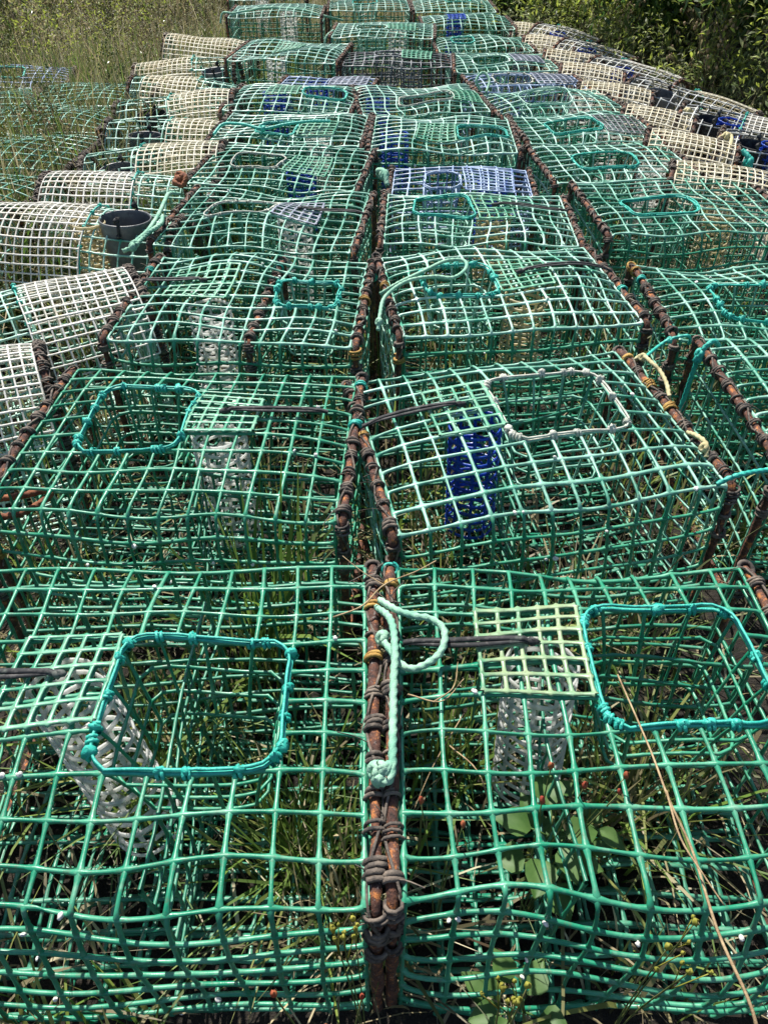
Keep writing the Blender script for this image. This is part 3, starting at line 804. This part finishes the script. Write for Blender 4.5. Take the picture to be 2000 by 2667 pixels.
rope('rope', "pale mint braided rope bent in a round loop over the nearest right trap's edge",
     [[(-.006, .728, .285), (.017, .696, .300), (.039, .683, .303), (.061, .677, .304), (.076, .663, .304), (.079, .645, .302), (.072, .625, .298), (.057, .612, .294), (.038, .604, .292), (.023, .610, .292), (.010, .633, .289), (-.002, .659, .283)]], M['mint'], .0046, 150, [(-.002, .662, .283)])
rope('rope', "long straight pale mint rope along the centre seam with a bulky knot",
     [[(-.01, .723, .275), (.005, .693, .292), (.012, .663, .302), (.014, .619, .306), (.012, .58, .302), (.011, .534, .298), (.010, .488, .296), (.009, .463, .292), (.004, .452, .288), (-.007, .459, .283)]], M['mint'], .0048, 180, [(-.010, .466, .287), (-.004, .458, .284), (.0, .466, .292)])
rope('rope', "pale rope in a long loop over the opening of the bleached trap",
     [[(-.013, 1.543, .27), (-.009, 1.576, .29), (.003, 1.641, .303), (.053, 1.694, .316), (.117, 1.715, .318), (.161, 1.709, .318), (.194, 1.758, .318), (.194, 1.813, .315), (.15, 1.811, .315), (.091, 1.749, .315), (.036, 1.701, .310), (-.009, 1.704, .28)]], M['mint'], .0042, 150, [(-.011, 1.56, .282)])
rope('rope', "mint rope with a knotted tail running from the rusty bar beside the grey bucket",
     [[(-.627, 2.42, .27), (-.647, 2.377, .285), (-.642, 2.295, .29), (-.638, 2.185, .288), (-.642, 2.083, .286), (-.659, 2.02, .282), (-.665, 1.996, .275), (-.69, 1.985, .268)], [(-.631, 2.209, .28), (-.618, 2.137, .285), (-.632, 2.089, .285), (-.642, 2.068, .283), (-.656, 1.997, .28)]], M['mint'], .0055, 110, [(-.665, 1.996, .275), (-.662, 2.01, .278)])
rope('rope', "frayed rust orange rope in a loop inside the second left trap",
     [[(-.696, 1.047, .2), (-.638, 1.046, .21), (-.596, 1.047, .22), (-.592, 1.041, .21), (-.629, 1.011, .2), (-.684, 1.007, .19)]], M['orange'], .0062, 90)
rope('rope', "thin turquoise rope tied across from bar to bar beside the bulging trap's back corner",
     [[(.662, 1.50, .26), (.658, 1.491, .275), (.647, 1.487, .287), (.613, 1.488, .278), (.585, 1.471, .270), (.539, 1.405, .283)]], M['turq'], .0034, 90, [(.613, 1.488, .276)])
rope('rope', "thick turquoise twisted rope hanging straight down from the end of a rusty bar at right",
     [[(.71, 1.465, .275), (.691, 1.452, .293), (.676, 1.448, .282), (.668, 1.448, .258), (.665, 1.448, .21), (.661, 1.444, .15), (.655, 1.44, .10)]], M['turq'], .0052, 110, [(.668, 1.448, .266), (.667, 1.447, .255)])
rope('rope', "turquoise twisted rope running right from the bulging trap's near corner",
     [[(.556, 1.0, .272), (.575, 1.002, .284), (.599, 1.008, .288), (.647, 1.026, .282), (.71, 1.041, .275)]], M['turq'], .0042, 100, [(.668, 1.02, .272), (.668, 1.015, .262)])
rope('rope', "slack straw coloured rope by the far half of the bulging trap's right bar",
     [[(.520, 1.412, .272), (.533, 1.408, .284), (.540, 1.367, .29), (.552, 1.345, .284), (.556, 1.308, .278), (.552, 1.27, .272)]], M['yellowrope'], .004, 90, [(.533, 1.404, .282)])
rope('rope', "short straw rope with ochre tie near the front end of the bulging trap's right bar",
     [[(.552, 1.15, .272), (.556, 1.128, .282), (.562, 1.105, .287), (.564, 1.088, .284), (.562, 1.075, .272)]], M['yellowrope'], .0042, 60, [(.560, 1.09, .282)])
rope('rope', "turquoise cord drooping across the trap with tangled cord, sixth left of centre",
     [[(-.63, 3.06, .27), (-.60, 3.12, .29), (-.52, 3.08, .30), (-.44, 3.03, .298), (-.36, 3.06, .305), (-.27, 3.10, .305), (-.2, 3.12, .30)]], M['turq'], .005, 100, [(-.44, 3.03, .298)])
rope('rope', "pale rope loop standing up beside the left end of the blue topped trap",
     [[(.42, 3.72, .27), (.40, 3.74, .31), (.43, 3.76, .335), (.455, 3.73, .31), (.44, 3.68, .275)]], M['mint'], .005, 60)
rope('rope', "pale rope drooping from the left end of the square opening trap at the back",
     [[(-.28, 4.98, .30), (-.32, 4.94, .27), (-.33, 4.9, .18), (-.29, 4.86, .10)]], M['mint'], .006, 60)
rope('rope', "mint rope tied across the top of the farthest upright trap",
     [[(-.98, 5.40, .27), (-.96, 5.42, .32), (-.88, 5.38, .325), (-.7, 5.42, .345), (-.5, 5.46, .33), (-.38, 5.42, .31), (-.25, 5.5, .27)]], M['mint'], .006, 80)
rope('rope', "frayed orange brown rope bundle on the rusty bar corner by the fifth left trap",
     [[(-.66, 2.50, .27), (-.645, 2.52, .30), (-.62, 2.50, .295), (-.63, 2.48, .275), (-.655, 2.49, .285), (-.64, 2.53, .28)]], M['orange'], .007, 70, [(-.645, 2.505, .285), (-.63, 2.51, .29)])
rope('rope', "straw rope wound over the hoop of the black netted barrel",
     [[(1.16, 3.36, .24), (1.19, 3.34, .285), (1.23, 3.36, .27), (1.21, 3.30, .25), (1.17, 3.26, .2)]], M['yellowrope'], .007, 60, [(1.2, 3.34, .28)])
rope('rope', "straw rope wound over the hoop of the barrel with the big black bucket",
     [[(1.20, 3.02, .22), (1.22, 3.0, .275), (1.26, 3.01, .28), (1.24, 2.94, .26), (1.21, 2.9, .2)]], M['yellowrope'], .007, 60, [(1.24, 3.0, .28)])
rope('rope', "turquoise frayed rope scrap hanging by the big black bucket",
     [[(1.27, 2.9, .26), (1.29, 2.87, .24), (1.30, 2.85, .19), (1.285, 2.84, .15)]], M['turq'], .009, 50, [(1.29, 2.87, .23)])
rope('rope', "pale frayed rope clump on the corner of the low blue trap",
     [[(.01, 2.56, .25), (.0, 2.6, .28), (-.02, 2.64, .27), (.0, 2.68, .24), (.015, 2.62, .22), (-.01, 2.56, .2)]], M['mint'], .008, 60, [(0, 2.6, .27), (-.01, 2.65, .26)])

# ------------------------------------------------------------------ snails
def snail_mesh():
    n, K = 26, 7
    t = np.linspace(0, 1, n); a = t * 2 * PI * 2.3
    R = 0.0032 * (1 - t) ** 1.1; r = 0.0026 * (1 - t) ** .9 + .0002
    P = np.stack([R * np.cos(a), R * np.sin(a), .0042 * t], -1)
    return mesh('snail_shell', *tubes(P[None], (0, 0, 1), r, r, K, cap=True), M['snail'])
sm = snail_mesh()
for i, p in enumerate(snail_spots[:150]):
    o = link('snail_shell', sm, None, label="tiny white snail shell clinging to the green netting", category="snail", group="white snails on the nets")
    o.location = p
    s = random.uniform(.55, 1.0)
    o.scale = (s, s, s); o.rotation_euler = (random.uniform(-1, 1), random.uniform(-1, 1), random.uniform(0, 6))

# ------------------------------------------------------------------ vegetation
def tint_pick(n, cols, rg, jit=.25):
    c = np.array(cols)[rg.integers(0, len(cols), n)]
    return np.clip(c * (1 + jit * rg.standard_normal((n, 1))), .005, .8)

def blades(xy, h, wd, cols, seed, lean=.5, z0=None, curl=.5):
    z0 = GZ - .01 if z0 is None else z0
    """grass blades: (n,2) roots, (n,) heights -> bent tapering ribbons"""
    rg = np.random.default_rng(seed)
    n = len(xy)
    az = rg.uniform(0, 2 * PI, n); ln = np.abs(rg.normal(0, lean, n)).clip(0, 1.25)
    d = np.stack([np.cos(az), np.sin(az)], -1)
    ks = np.array([0, .35, .7, 1.0]); wk = np.array([.8, 1, .7, .08])
    P = np.zeros((n, 4, 3))
    hor = (ln[:, None] * (ks[None] * .55 + curl * ks[None] ** 2)) * h[:, None]
    P[:, :, 0] = xy[:, 0, None] + d[:, 0, None] * hor
    P[:, :, 1] = xy[:, 1, None] + d[:, 1, None] * hor
    P[:, :, 2] = z0 + h[:, None] * (ks[None] - .38 * ln[:, None] * ks[None] ** 2.2)
    fa = az + PI / 2 + rg.uniform(-.9, .9, n)
    sd = np.stack([np.cos(fa), np.sin(fa), np.zeros(n)], -1)
    off = sd[:, None, :] * (wd[:, None] * wk[None])[..., None] * .5
    V = np.stack([P - off, P + off], 2).reshape(-1, 3)
    idx = np.arange(n * 8).reshape(n, 4, 2)
    Q = np.stack([idx[:, :-1, 0], idx[:, :-1, 1], idx[:, 1:, 1], idx[:, 1:, 0]], -1).reshape(-1, 4)
    tc = np.repeat(tint_pick(n, cols, rg), 8, 0)
    return V, Q, tc

GREENS = [(.12, .20, .035), (.085, .155, .028), (.18, .25, .055), (.25, .27, .075)]
DRY = [(.44, .36, .21), (.35, .28, .16), (.55, .48, .31), (.30, .25, .14)]
OLIVE = [(.15, .165, .06), (.21, .205, .085), (.11, .14, .045), (.30, .255, .13), (.25, .215, .115), (.17, .14, .075)]

def scatter(n, x0, x1, y0, y1, rg, ok=None):
    out = []
    while sum(map(len, out)) < n:
        p = np.stack([rg.uniform(x0, x1, n), rg.uniform(y0, y1, n)], -1)
        if ok is not None: p = p[ok(p)]
        out.append(p)
    return np.concatenate(out)[:n]

rg = np.random.default_rng(3)
# line that bounds the trap field: left of it and beyond it the grass is open
def left_edge(y): return np.interp(y, [0, 1.4, 2.4, 3.6, 4.6, 5.2, 5.9, 6.2, 7.0], [-1.35, -1.35, -1.9, -2.1, -2.3, -1.5, -1.1, -.5, .1])
def right_edge(y): return np.interp(y, [0, 2.4, 3, 4, 5, 6.3, 6.8], [1.4, 1.5, 1.68, 1.45, 1.22, .8, .2])
field = lambda p: ((p[:, 0] < left_edge(p[:, 1])) | (p[:, 0] > right_edge(p[:, 1])) | (p[:, 1] > 6.9))
def stuff(name, parts, mat):
    V, Q, T = [], [], []
    o = 0
    for v, q, t in parts:
        V.append(v); Q.append(q + o); T.append(t); o += len(v)
    ob = link(name, mesh(name, np.concatenate(V), np.concatenate(Q), mat, True, np.concatenate(T)))
    ob['kind'] = 'stuff'
    return ob
n = 80000
p = scatter(n, -4.8, 3.2, 2.0, 10.5, rg, field)
clump = .6 + .5 * np.sin(p[:, 0] * 2.3 + np.sin(p[:, 1] * 1.7) * 2) * np.sin(p[:, 1] * 2.1 + 1)
stuff('grass', [blades(p, (rg.uniform(.10, .34, n) * clump.clip(.25, 1.25)), rg.uniform(.003, .007, n), OLIVE + GREENS, 5, .8, curl=.7)], M['grass'])
n = 36000
p = scatter(n, -4.8, 2.6, 2.2, 10.5, rg, field)
stuff('dry_grass', [blades(p, rg.uniform(.16, .5, n), rg.uniform(.0018, .0036, n), DRY + OLIVE, 6, .7, curl=.6)], M['grass'])
# thin grass growing up between and through the traps
n = 10500
cl = scatter(420, -1.5, 1.3, .25, 6.6, rg)
p = cl[rg.integers(0, len(cl), n)] + rg.normal(0, .035, (n, 2))
hh = rg.uniform(.08, .3, n)
stuff('grass', [blades(p, hh, rg.uniform(.003, .007, n), GREENS + OLIVE + [(.20, .26, .05), (.30, .32, .09)], 8, .7)], M['grass'])
# overgrown part at the left: taller
n = 34000
cl = scatter(380, -2.5, -1.12, 2.1, 5.0, rg)
p = cl[rg.integers(0, len(cl), n)] + rg.normal(0, .075, (n, 2))
stuff('grass', [blades(p, rg.uniform(.16, .46, n), rg.uniform(.003, .009, n), GREENS + OLIVE + DRY[:2], 9, .75, curl=.7)], M['grass'])
# seam between barrel and green columns
n = 4200
cl = np.stack([rg.choice([-.62, -.62, -.95, -.78, -1.12], 90) + rg.normal(0, .05, 90), rg.uniform(2.3, 5.2, 90)], -1)
p = cl[rg.integers(0, 90, n)] + rg.normal(0, .03, (n, 2))
stuff('grass', [blades(p, rg.uniform(.14, .34, n), rg.uniform(.003, .007, n), GREENS, 10, .55)], M['grass'])
# leaf litter and dry stems on the soil inside the traps
n = 9000
p = scatter(n, -1.2, 1.2, .15, 5.5, rg)
stuff('dry_litter', [blades(p, rg.uniform(.04, .13, n), rg.uniform(.002, .007, n), DRY + [(.09, .06, .035)], 11, 1.1, z0=GZ + .01)], M['grass'])

def tuft(label, x, y, n, h0, h1, seed, cols=GREENS, w=(.004, .009), sp=.02, lean=.55):
    r = np.random.default_rng(seed)
    V, Q, T = blades(r.normal(0, sp, (n, 2)), r.uniform(h0 + .04, h1 + .06, n), r.uniform(*w, n), cols, seed, lean, z0=0)
    o = link('grass_tuft', mesh('grass_tuft', V, Q, M['grass'], True, T), None, label=label, category='grass tuft', group='green grass tufts among the near traps')
    o.location = (x, y, GZ - .005)
BRIGHT = [(.12, .2, .035), (.16, .24, .05), (.09, .16, .03)]
tuft("tall bright green grass tuft rising between the two nearest left traps", -.21, .90, 40, .2, .42, 21, BRIGHT, (.006, .011), .035, .6)
tuft("dense grass tuft under the opening of the nearest left trap", -.12, .52, 150, .08, .24, 22, BRIGHT + GREENS, (.003, .006), .03, .8)
tuft("grass tuft growing in the near left corner of the nearest left trap", -.36, .62, 80, .1, .24, 23, BRIGHT + GREENS, (.003, .006), .03, .8)
tuft("grass tuft under the large opening of the nearest right trap", .40, .62, 150, .1, .27, 24, GREENS + OLIVE, (.003, .007), .05, .8)
tuft("grass blades at the left end of the nearest right trap", .10, .66, 80, .1, .26, 25, GREENS, (.003, .006), .03, .7)
tuft("grass tuft between the bulging trap and the nearest right trap", .33, .93, 80, .12, .3, 26, GREENS + OLIVE, (.003, .006), .06, .8)
tuft("straw coloured dry tuft near the front of the nearest left trap", -.06, .42, 90, .06, .2, 27, DRY, (.002, .004), .03, .9)

def stem_tube(pts, r0, r1, n=14, K=5):
    P = spline(pts, n)
    r = np.linspace(r0, r1, n)[None]
    return tubes(P[None], (.2, .1, .97), r, r, K, cap=True)

def leaf_geo(c, d, L, Wd, seed, up=(0, 0, 1), cup=.15):
    """one broad leaf: 5 x 3 grid, from c along d"""
    d = norm(np.asarray(d, float)); s = norm(np.cross(d, up)); u = np.cross(s, d)
    r = np.random.default_rng(seed)
    ks = np.linspace(0, 1, 6); ws = np.array([.1, .75, 1, .85, .5, .04])
    V = []
    for k, w_ in zip(ks, ws):
        for j in (-1, -.5, 0, .5, 1):
            V.append(np.asarray(c) + d * L * k + s * j * Wd * .5 * w_ + u * (cup * Wd * abs(j) * w_ - .3 * L * k * k + r.normal(0, .03) * Wd))
    idx = np.arange(30).reshape(6, 5)
    Q = np.stack([idx[:-1, :-1], idx[:-1, 1:], idx[1:, 1:], idx[1:, :-1]], -1).reshape(-1, 4)
    return np.array(V), Q

def broad_plant(label, x, y, h, n, seed, L=(.035, .055)):
    r = np.random.default_rng(seed)
    h += .06
    t = empty('leafy_plant', (x, y, GZ - .005), label=label, category='plant')
    link('stem', mesh('stem', *stem_tube([(0, 0, 0), (.01, -.004, h * .5), (.0, .005, h)], .003, .0018), M['greenstem']), t)
    for k in range(n):
        a = k * 2.4 + r.uniform(-.3, .3); z = h * (.45 + .55 * k / n)
        c = np.array([.004 * math.cos(a), .004 * math.sin(a), z])
        d = (math.cos(a), math.sin(a), r.uniform(.05, .6))
        pet = c + np.array(d) * .02
        g = join([stem_tube([c, (c + pet) / 2 + [0, 0, .002], pet], .0013, .001, 5, 4), leaf_geo(pet, d, r.uniform(*L), r.uniform(*L) * .85, seed + k)])
        link('leaf', mesh('leaf', *g, M['plantleaf']), t)
broad_plant("broad leaved green plant growing up through the front of the nearest right trap", .205, .455, .22, 12, 31)
broad_plant("low broad leaved plant at the near bottom edge under the right trap", .16, .30, .10, 8, 32)
broad_plant("small broad leaved plant beside the white tube of the nearest right trap", .26, .50, .17, 7, 33, (.025, .04))

def bud_plant(label, x, y, stems, seed, mat='bud', rb=.0042, cat='wildflower'):
    t = empty('budding_plant', (x, y, GZ - .005), label=label, category=cat)
    r = np.random.default_rng(seed)
    for (dx, dy, z) in stems:
        b = np.array([dx, dy, z - GZ - .01])
        link('stem', mesh('stem', *stem_tube([(0, 0, 0), (dx * .35, dy * .35 + .005, z * .6), b], .0014, .0008, 12, 4), M['greenstem']), t)
        V, Q = blob((0, 0, 0), rb * r.uniform(.8, 1.2), int(z * 1e4), (.75, .75, 1.35))
        link('bud', mesh('bud', V + b + [0, 0, rb], Q, M[mat]), t)
        for k in range(2 if mat == 'yellowbud' else 0):
            e = b + np.array([r.normal(0, .012), r.normal(0, .012), r.uniform(-.02, .004)])
            V, Q = blob((0, 0, 0), rb * .7, k + int(z * 1e4), (.75, .75, 1.3))
            link('bud', mesh('bud', *join([(V + e + [0, 0, rb * .6], Q), stem_tube([b * .86 + [0, 0, 0], (b * .86 + e) / 2, e], .0008, .0006, 5, 3)]), M[mat]), t)
bud_plant("wildflower with red buds standing over the broad leaves in the right trap", .19, .44, [(-.02, -.02, .315), (.03, .0, .31), (.065, -.01, .315), (.08, .015, .305), (0, .03, .3)], 41)
bud_plant("wildflower with red buds at the left end of the nearest right trap", .07, .42, [(-.03, .0, .315), (.012, -.03, .32)], 42)
bud_plant("wildflower with orange red buds at the bottom edge in front of the centre seam", -.05, .22, [(-.05, .02, .30), (.0, -.01, .315), (.03, .015, .31), (.035, -.02, .30)], 43)
bud_plant("wildflower with yellow green bud clusters at the bottom of the centre seam", -.02, .27, [(-.02, .02, .295), (-.01, .035, .30), (-.03, .03, .29)], 44, 'yellowbud', .0042)
bud_plant("wildflower with yellow bud cluster at the bottom edge of the right trap", .12, .235, [(0, .0, .295), (.012, .012, .3), (-.01, .014, .29)], 45, 'yellowbud', .0042)
bud_plant("wildflower with small yellow buds near the dry stalk at bottom right", .27, .28, [(0, 0, .30), (.03, .02, .305), (.015, -.02, .295)], 46, 'yellowbud', .004)

st = empty('dry_stalk', (0, 0, 0), label="long brown dry stalk lying across the nearest right trap", category='dry stalk')
link('main_stem', mesh('main_stem', *stem_tube([(.296, .60, .285), (.302, .485, .303), (.302, .415, .315), (.313, .362, .308), (.317, .289, .30), (.328, .219, .295), (.33, .17, .25)], 0.0011, .0018, 40, 6), M['straw']), st)
link('side_branch', mesh('side_branch', *stem_tube([(.302, .425, .315), (.300, .371, .32), (.314, .334, .316), (.326, .308, .312)], 0.0013, .0007, 16, 5), M['straw']), st)
st = empty('dry_twig', (0, 0, 0), label="thin bare twig lying across the far end of the centre seam bars", category='twig')
link('main_stem', mesh('main_stem', *stem_tube([(-.07, .70, .28), (-.03, .712, .29), (.0, .745, .297), (.045, .77, .298), (.075, .79, .30)], .0013, .0009, 20, 5), M['straw']), st)
link('side_branch', mesh('side_branch', *stem_tube([(.0, .745, .297), (-.03, .77, .297), (-.06, .80, .30)], .0009, .0005, 10, 4), M['straw']), st)
st = empty('dry_twig', (0, 0, 0), label="pale bare twigs tangled on the left side of the nearest right trap", category='twig')
for k, pp in enumerate([[(.03, .57, .285), (.07, .555, .292), (.10, .59, .29)], [(.06, .555, .29), (.085, .57, .30), (.095, .62, .285)], [(.10, .56, .26), (.06, .50, .24), (.03, .45, .2)], [(.08, .52, .25), (.11, .47, .27), (.13, .44, .2)]]):
    link('twig_branch', mesh('twig_branch', *stem_tube(pp, .0011, .0006, 12, 4), M['straw']), st)
st = empty('dry_stick', (0, 0, 0), label="short brown stick resting on the tall cream barrel trap", category='stick')
link('bark_stem', mesh('bark_stem', *stem_tube([(-.80, 3.66, .285), (-.72, 3.62, .285), (-.66, 3.6, .28)], .006, .004, 10, 6), M['bark']), st)

# --- tall weeds in the open field
def weed_proto(kind, seed):
    r = np.random.default_rng(seed)
    t = empty('tall_weed', (0, 0, 0))
    h = 1.0
    parts = [stem_tube([(0, 0, 0), (r.normal(0, .02), r.normal(0, .02), h * .5), (r.normal(0, .06), r.normal(0, .06), h)], .0045, .0015, 12, 4)]
    ax = spline([(0, 0, 0), (0, 0, h * .5), (0, 0, h)], 20)
    tips = []
    for k in range(14):
        z = h * r.uniform(.3, .97); a = r.uniform(0, 2 * PI); ln = r.uniform(.08, .3) * (1.15 - z / h)
        b = np.array([0, 0, z]); e = b + np.array([math.cos(a) * ln, math.sin(a) * ln, ln * r.uniform(.7, 1.5)])
        parts.append(stem_tube([b, (b + e) / 2 + [0, 0, -.01], e], .0016, .0008, 6, 3)); tips.append(e)
        for q in range(3):
            e2 = e + r.normal(0, .03, 3) + [0, 0, .02]; parts.append(stem_tube([(b + e) / 2, (e + e2) / 2, e2], .0009, .0006, 4, 3)); tips.append(e2)
    link('stem', mesh('stem', *join(parts), M['stem'] if kind != 1 else M['greenstem']), t)
    hd = [blob(e, r.uniform(.004, .010), i, (1, 1, 1.3)) for i, e in enumerate(tips)]
    link('seed_head', mesh('seed_head', *join(hd), M['straw'] if kind == 0 else M['greenstem'] if kind == 1 else M['yellowbud']), t, kind='stuff')
    n = 46
    V, Q, T = blades(r.normal(0, .012, (n, 2)), r.uniform(.05, .17, n), r.uniform(.006, .016, n), OLIVE + GREENS[:2], seed, 1.0)
    V = V.reshape(n, 8, 3); zz = r.uniform(.05, .85, n) * h; V[:, :, 2] += zz[:, None]
    link('leaves', mesh('leaves', V.reshape(-1, 3), Q, M['leaf'], True, T), t, kind='stuff')
    return t
def copy_tree(o):
    c = o.copy(); COL.objects.link(c)
    for ch in list(o.children):
        d = ch.copy(); COL.objects.link(d); d.parent = c
        for g in list(ch.children):
            e = g.copy(); COL.objects.link(e); e.parent = d
    return c
protos = [weed_proto(k % 3, 200 + k) for k in range(5)]
used = set()
WL = {0: "dry brown branching weed standing in the open grass left of the traps", 1: "green branching weed standing in the open grass left of the traps", 2: "yellow budded weed standing in the open grass left of the traps"}
cnt = 0
for k in range(95):
    y = rg.uniform(2.6, 8.5)
    x = left_edge(y) - rg.uniform(-.15, 1.9)
    if x < -.46 * y - .4: continue
    i = k % 5
    o = protos[i] if i not in used else copy_tree(protos[i])
    used.add(i)
    s = rg.uniform(.36, .8)
    if y < 4: s *= .75
    o.location = (x, y, GZ - .01); o.scale = (s, s, s)
    o.rotation_euler = (rg.uniform(-.2, .2), rg.uniform(-.2, .2), rg.uniform(0, 6.28))
    o['label'] = WL[i % 3]; o['category'] = 'weed'; o['group'] = 'tall weeds in the left field: ' + ['dry brown', 'green', 'yellow budded'][i % 3]
for k in range(30):
    y = rg.uniform(2.35, 4.9); x = rg.uniform(-2.2, -1.15)
    i = k % 3
    o = copy_tree(protos[(0, 1, 2)[i]])
    s = rg.uniform(.3, .55)
    o.location = (x, y, GZ - .01); o.scale = (s, s, s); o.rotation_euler = (rg.uniform(-.3, .3), rg.uniform(-.3, .3), rg.uniform(0, 6.28))
    o['label'] = ["dry brown weed growing up between the overgrown far left traps", "green weed growing up between the overgrown far left traps", "yellow budded weed growing up between the overgrown far left traps"][i]
    o['category'] = 'weed'; o['group'] = 'weeds among the overgrown traps: ' + ['dry brown', 'green', 'yellow budded'][i]
for k in range(22):
    y = rg.uniform(3.3, 6.3); x = right_edge(y) + rg.uniform(.05, .45)
    o = copy_tree(protos[(1, 4, 3)[k % 3]])
    s = rg.uniform(.45, .95)
    o.location = (x, y, GZ - .01); o.scale = (s, s, s); o.rotation_euler = (rg.uniform(-.2, .2), rg.uniform(-.2, .2), rg.uniform(0, 6.28))
    o['label'] = ["green branching weed in front of the dark shrubs at right", "green branching weed in front of the dark shrubs at right", "dry brown weed in front of the dark shrubs at right"][k % 3]
    o['category'] = 'weed'; o['group'] = 'tall weeds before the shrubs: ' + ['green', 'green', 'dry brown'][k % 3]

# --- shrubs at the top right
def shrub_proto(seed, cols, H, R, nleaf, L=(.05, .10), narrow=.36):
    r = np.random.default_rng(seed)
    t = empty('shrub', (0, 0, 0))
    limbs, tips = [], []
    for k in range(16):
        a = r.uniform(0, 2 * PI); rr = R * math.sqrt(r.uniform(.05, 1)); z = H * r.uniform(.25, 1.0) * (1 - .35 * (rr / R) ** 2)
        e = np.array([math.cos(a) * rr, math.sin(a) * rr, z])
        m1 = e * [.35, .35, .5] + r.normal(0, .03, 3)
        limbs.append(stem_tube([(0, 0, 0), m1, e], .016, .004, 9, 5)); tips.append(e); tips.append((m1 + e) / 2)
        for q in range(4):
            e2 = e + r.normal(0, .16, 3) + [0, 0, .04]
            limbs.append(stem_tube([(m1 + e) / 2, (e + e2) / 2, e2], .005, .002, 5, 3)); tips.append(e2)
    link('trunk', mesh('trunk', *join(limbs), M['bark']), t)
    tips = np.array(tips); tips[:, 2] = np.maximum(tips[:, 2], .08)
    w_ = r.uniform(.3, 1.6, len(tips)); w_ /= w_.sum()
    ti = r.choice(len(tips), nleaf, p=w_)
    c = tips[ti] + r.normal(0, .075, (nleaf, 3)); c[:, 2] = np.abs(c[:, 2]) + .01
    d = norm(r.normal(0, 1, (nleaf, 3)) + [0, 0, .35]); up = norm(r.normal(0, .6, (nleaf, 3)) + [0, 0, 1.0])
    s = norm(np.cross(d, up)); u2 = np.cross(s, d)
    ln = r.uniform(*L, nleaf)[:, None]; wd = ln * narrow * .5
    V = np.stack([c, c + d * ln * .45 - s * wd + u2 * wd * .35, c + d * ln * .5 - u2 * ln * .02, c + d * ln * .45 + s * wd + u2 * wd * .35, c + d * ln - u2 * ln * .16], 1).reshape(-1, 3)
    b = (np.arange(nleaf) * 5)[:, None]
    Q = np.concatenate([b + [[0, 1, 4, 2]], b + [[0, 2, 4, 3]]])
    yg_leaf = (c[:, 2] > H * .72) | (r.random(nleaf) < .08)  # half of the high leaves, and of a few others, turn yellow green
    T = tint_pick(nleaf, cols, r, .3)
    T = np.where((r.random(nleaf) < .5)[:, None] & yg_leaf[:, None], np.array([.36, .42, .07]) * r.uniform(.7, 1.2, (nleaf, 1)), T)
    link('foliage', mesh('foliage', V, Q, M['leaf' if seed < 303 else 'grass'], False, np.repeat(T, 5, 0)), t, kind='stuff')
    return t
DK = [(.06, .125, .03), (.085, .16, .035), (.12, .19, .04), (.04, .08, .022)]
YG = [(.25, .32, .05), (.18, .26, .045), (.36, .39, .08)]
OL = [(.22, .26, .09), (.16, .21, .07), (.28, .29, .13)]
BR = [(.24, .21, .10), (.19, .18, .08), (.30, .25, .14), (.16, .18, .06)]
sp = [shrub_proto(301, DK, 1.5, .75, 9000), shrub_proto(302, YG, 1.0, .55, 6500, (.04, .075), .5), shrub_proto(303, OL, .65, .42, 5200, (.03, .06), .34), shrub_proto(304, BR, .5, .36, 3600, (.02, .045), .4)]
place = [
 (0, 1.95, 4.75, 1.0, 0.3, "big dark glossy leaved shrub at the right edge, behind the black barrel traps"),
 (0, 2.30, 5.6, 1.15, 2.0, "big dark shrub farther back at the right edge of the picture"),
 (0, 1.72, 5.75, 1.0, 4.0, "dark shrub in the middle of the thicket with bright leaf tips"),
 (0, 2.9, 6.4, 1.2, 1.2, "tall dark shrub at the back right of the thicket"),
 (0, 1.75, 7.0, 1.2, 5.1, "tall dark shrub at the back of the thicket"),
 (1, 1.25, 6.55, .9, .5, "yellow green leafy shrub at the left end of the thicket"),
 (1, 1.58, 6.15, .75, 2.7, "second yellow green shrub, in front of the dark thicket"),
 (1, 1.05, 7.4, 1.0, 3.3, "pale yellow green shrub farthest back near the top edge"),
 (2, 1.48, 5.15, .8, 1.0, "low olive bush just beyond the sloping barrel traps"),
 (2, 1.72, 4.35, .75, 2.2, "low olive bush right of the long grey barrel"),
 (2, 1.25, 5.65, .8, 3.9, "low olive bush at the far end of the barrel traps"),
 (2, 1.95, 3.85, .8, 5.0, "low olive bush at the right edge beside the barrel traps"),
 (2, .8, 6.85, .9, 0.8, "low olive bush at the end of the right column of traps"),
 (0, 3.4, 5.2, 1.2, 2.9, "dark shrub out at the right side of the thicket"),
 (0, 2.8, 8.0, 1.3, 0.7, "dark shrub closing the thicket at the back"),
]
field_b = [(-3.1, 5.4, .8), (-2.7, 5.0, .6), (-3.6, 6.3, .9), (-2.45, 4.55, .5), (-3.3, 8.0, 1.1), (-1.1, 8.2, 1.0), (-2.35, 5.6, .9), (-1.95, 6.2, .8), (-2.75, 6.3, 1.0), (-1.62, 5.75, .7), (-2.3, 4.95, .75), (-2.05, 6.9, 1.0), (-1.45, 6.75, .8), (-2.95, 7.2, 1.1), (-1.75, 5.15, .6), (-2.55, 7.7, 1.1), (-1.7, 4.62, .55), (-3.2, 6.6, 1.0), (-1.35, 7.5, .9), (-2.0, 7.6, 1.0)]
for i, (x, y, sc_) in enumerate(field_b):
    place.append((3, x, y, sc_, i * 1.7, "brownish olive bushy weed clump among the tall grass of the left field"))
us = set()
for (k, x, y, s, a, lb) in place:
    o = sp[k] if k not in us else copy_tree(sp[k])
    us.add(k)
    o.location = (x, y, GZ - .01); o.rotation_euler = (0, 0, a); o.scale = (s, s, s)
    o['label'] = lb; o['category'] = 'shrub'; o['group'] = 'shrubs of the thicket at top right' if k < 3 else 'bushy weed clumps in the left field'
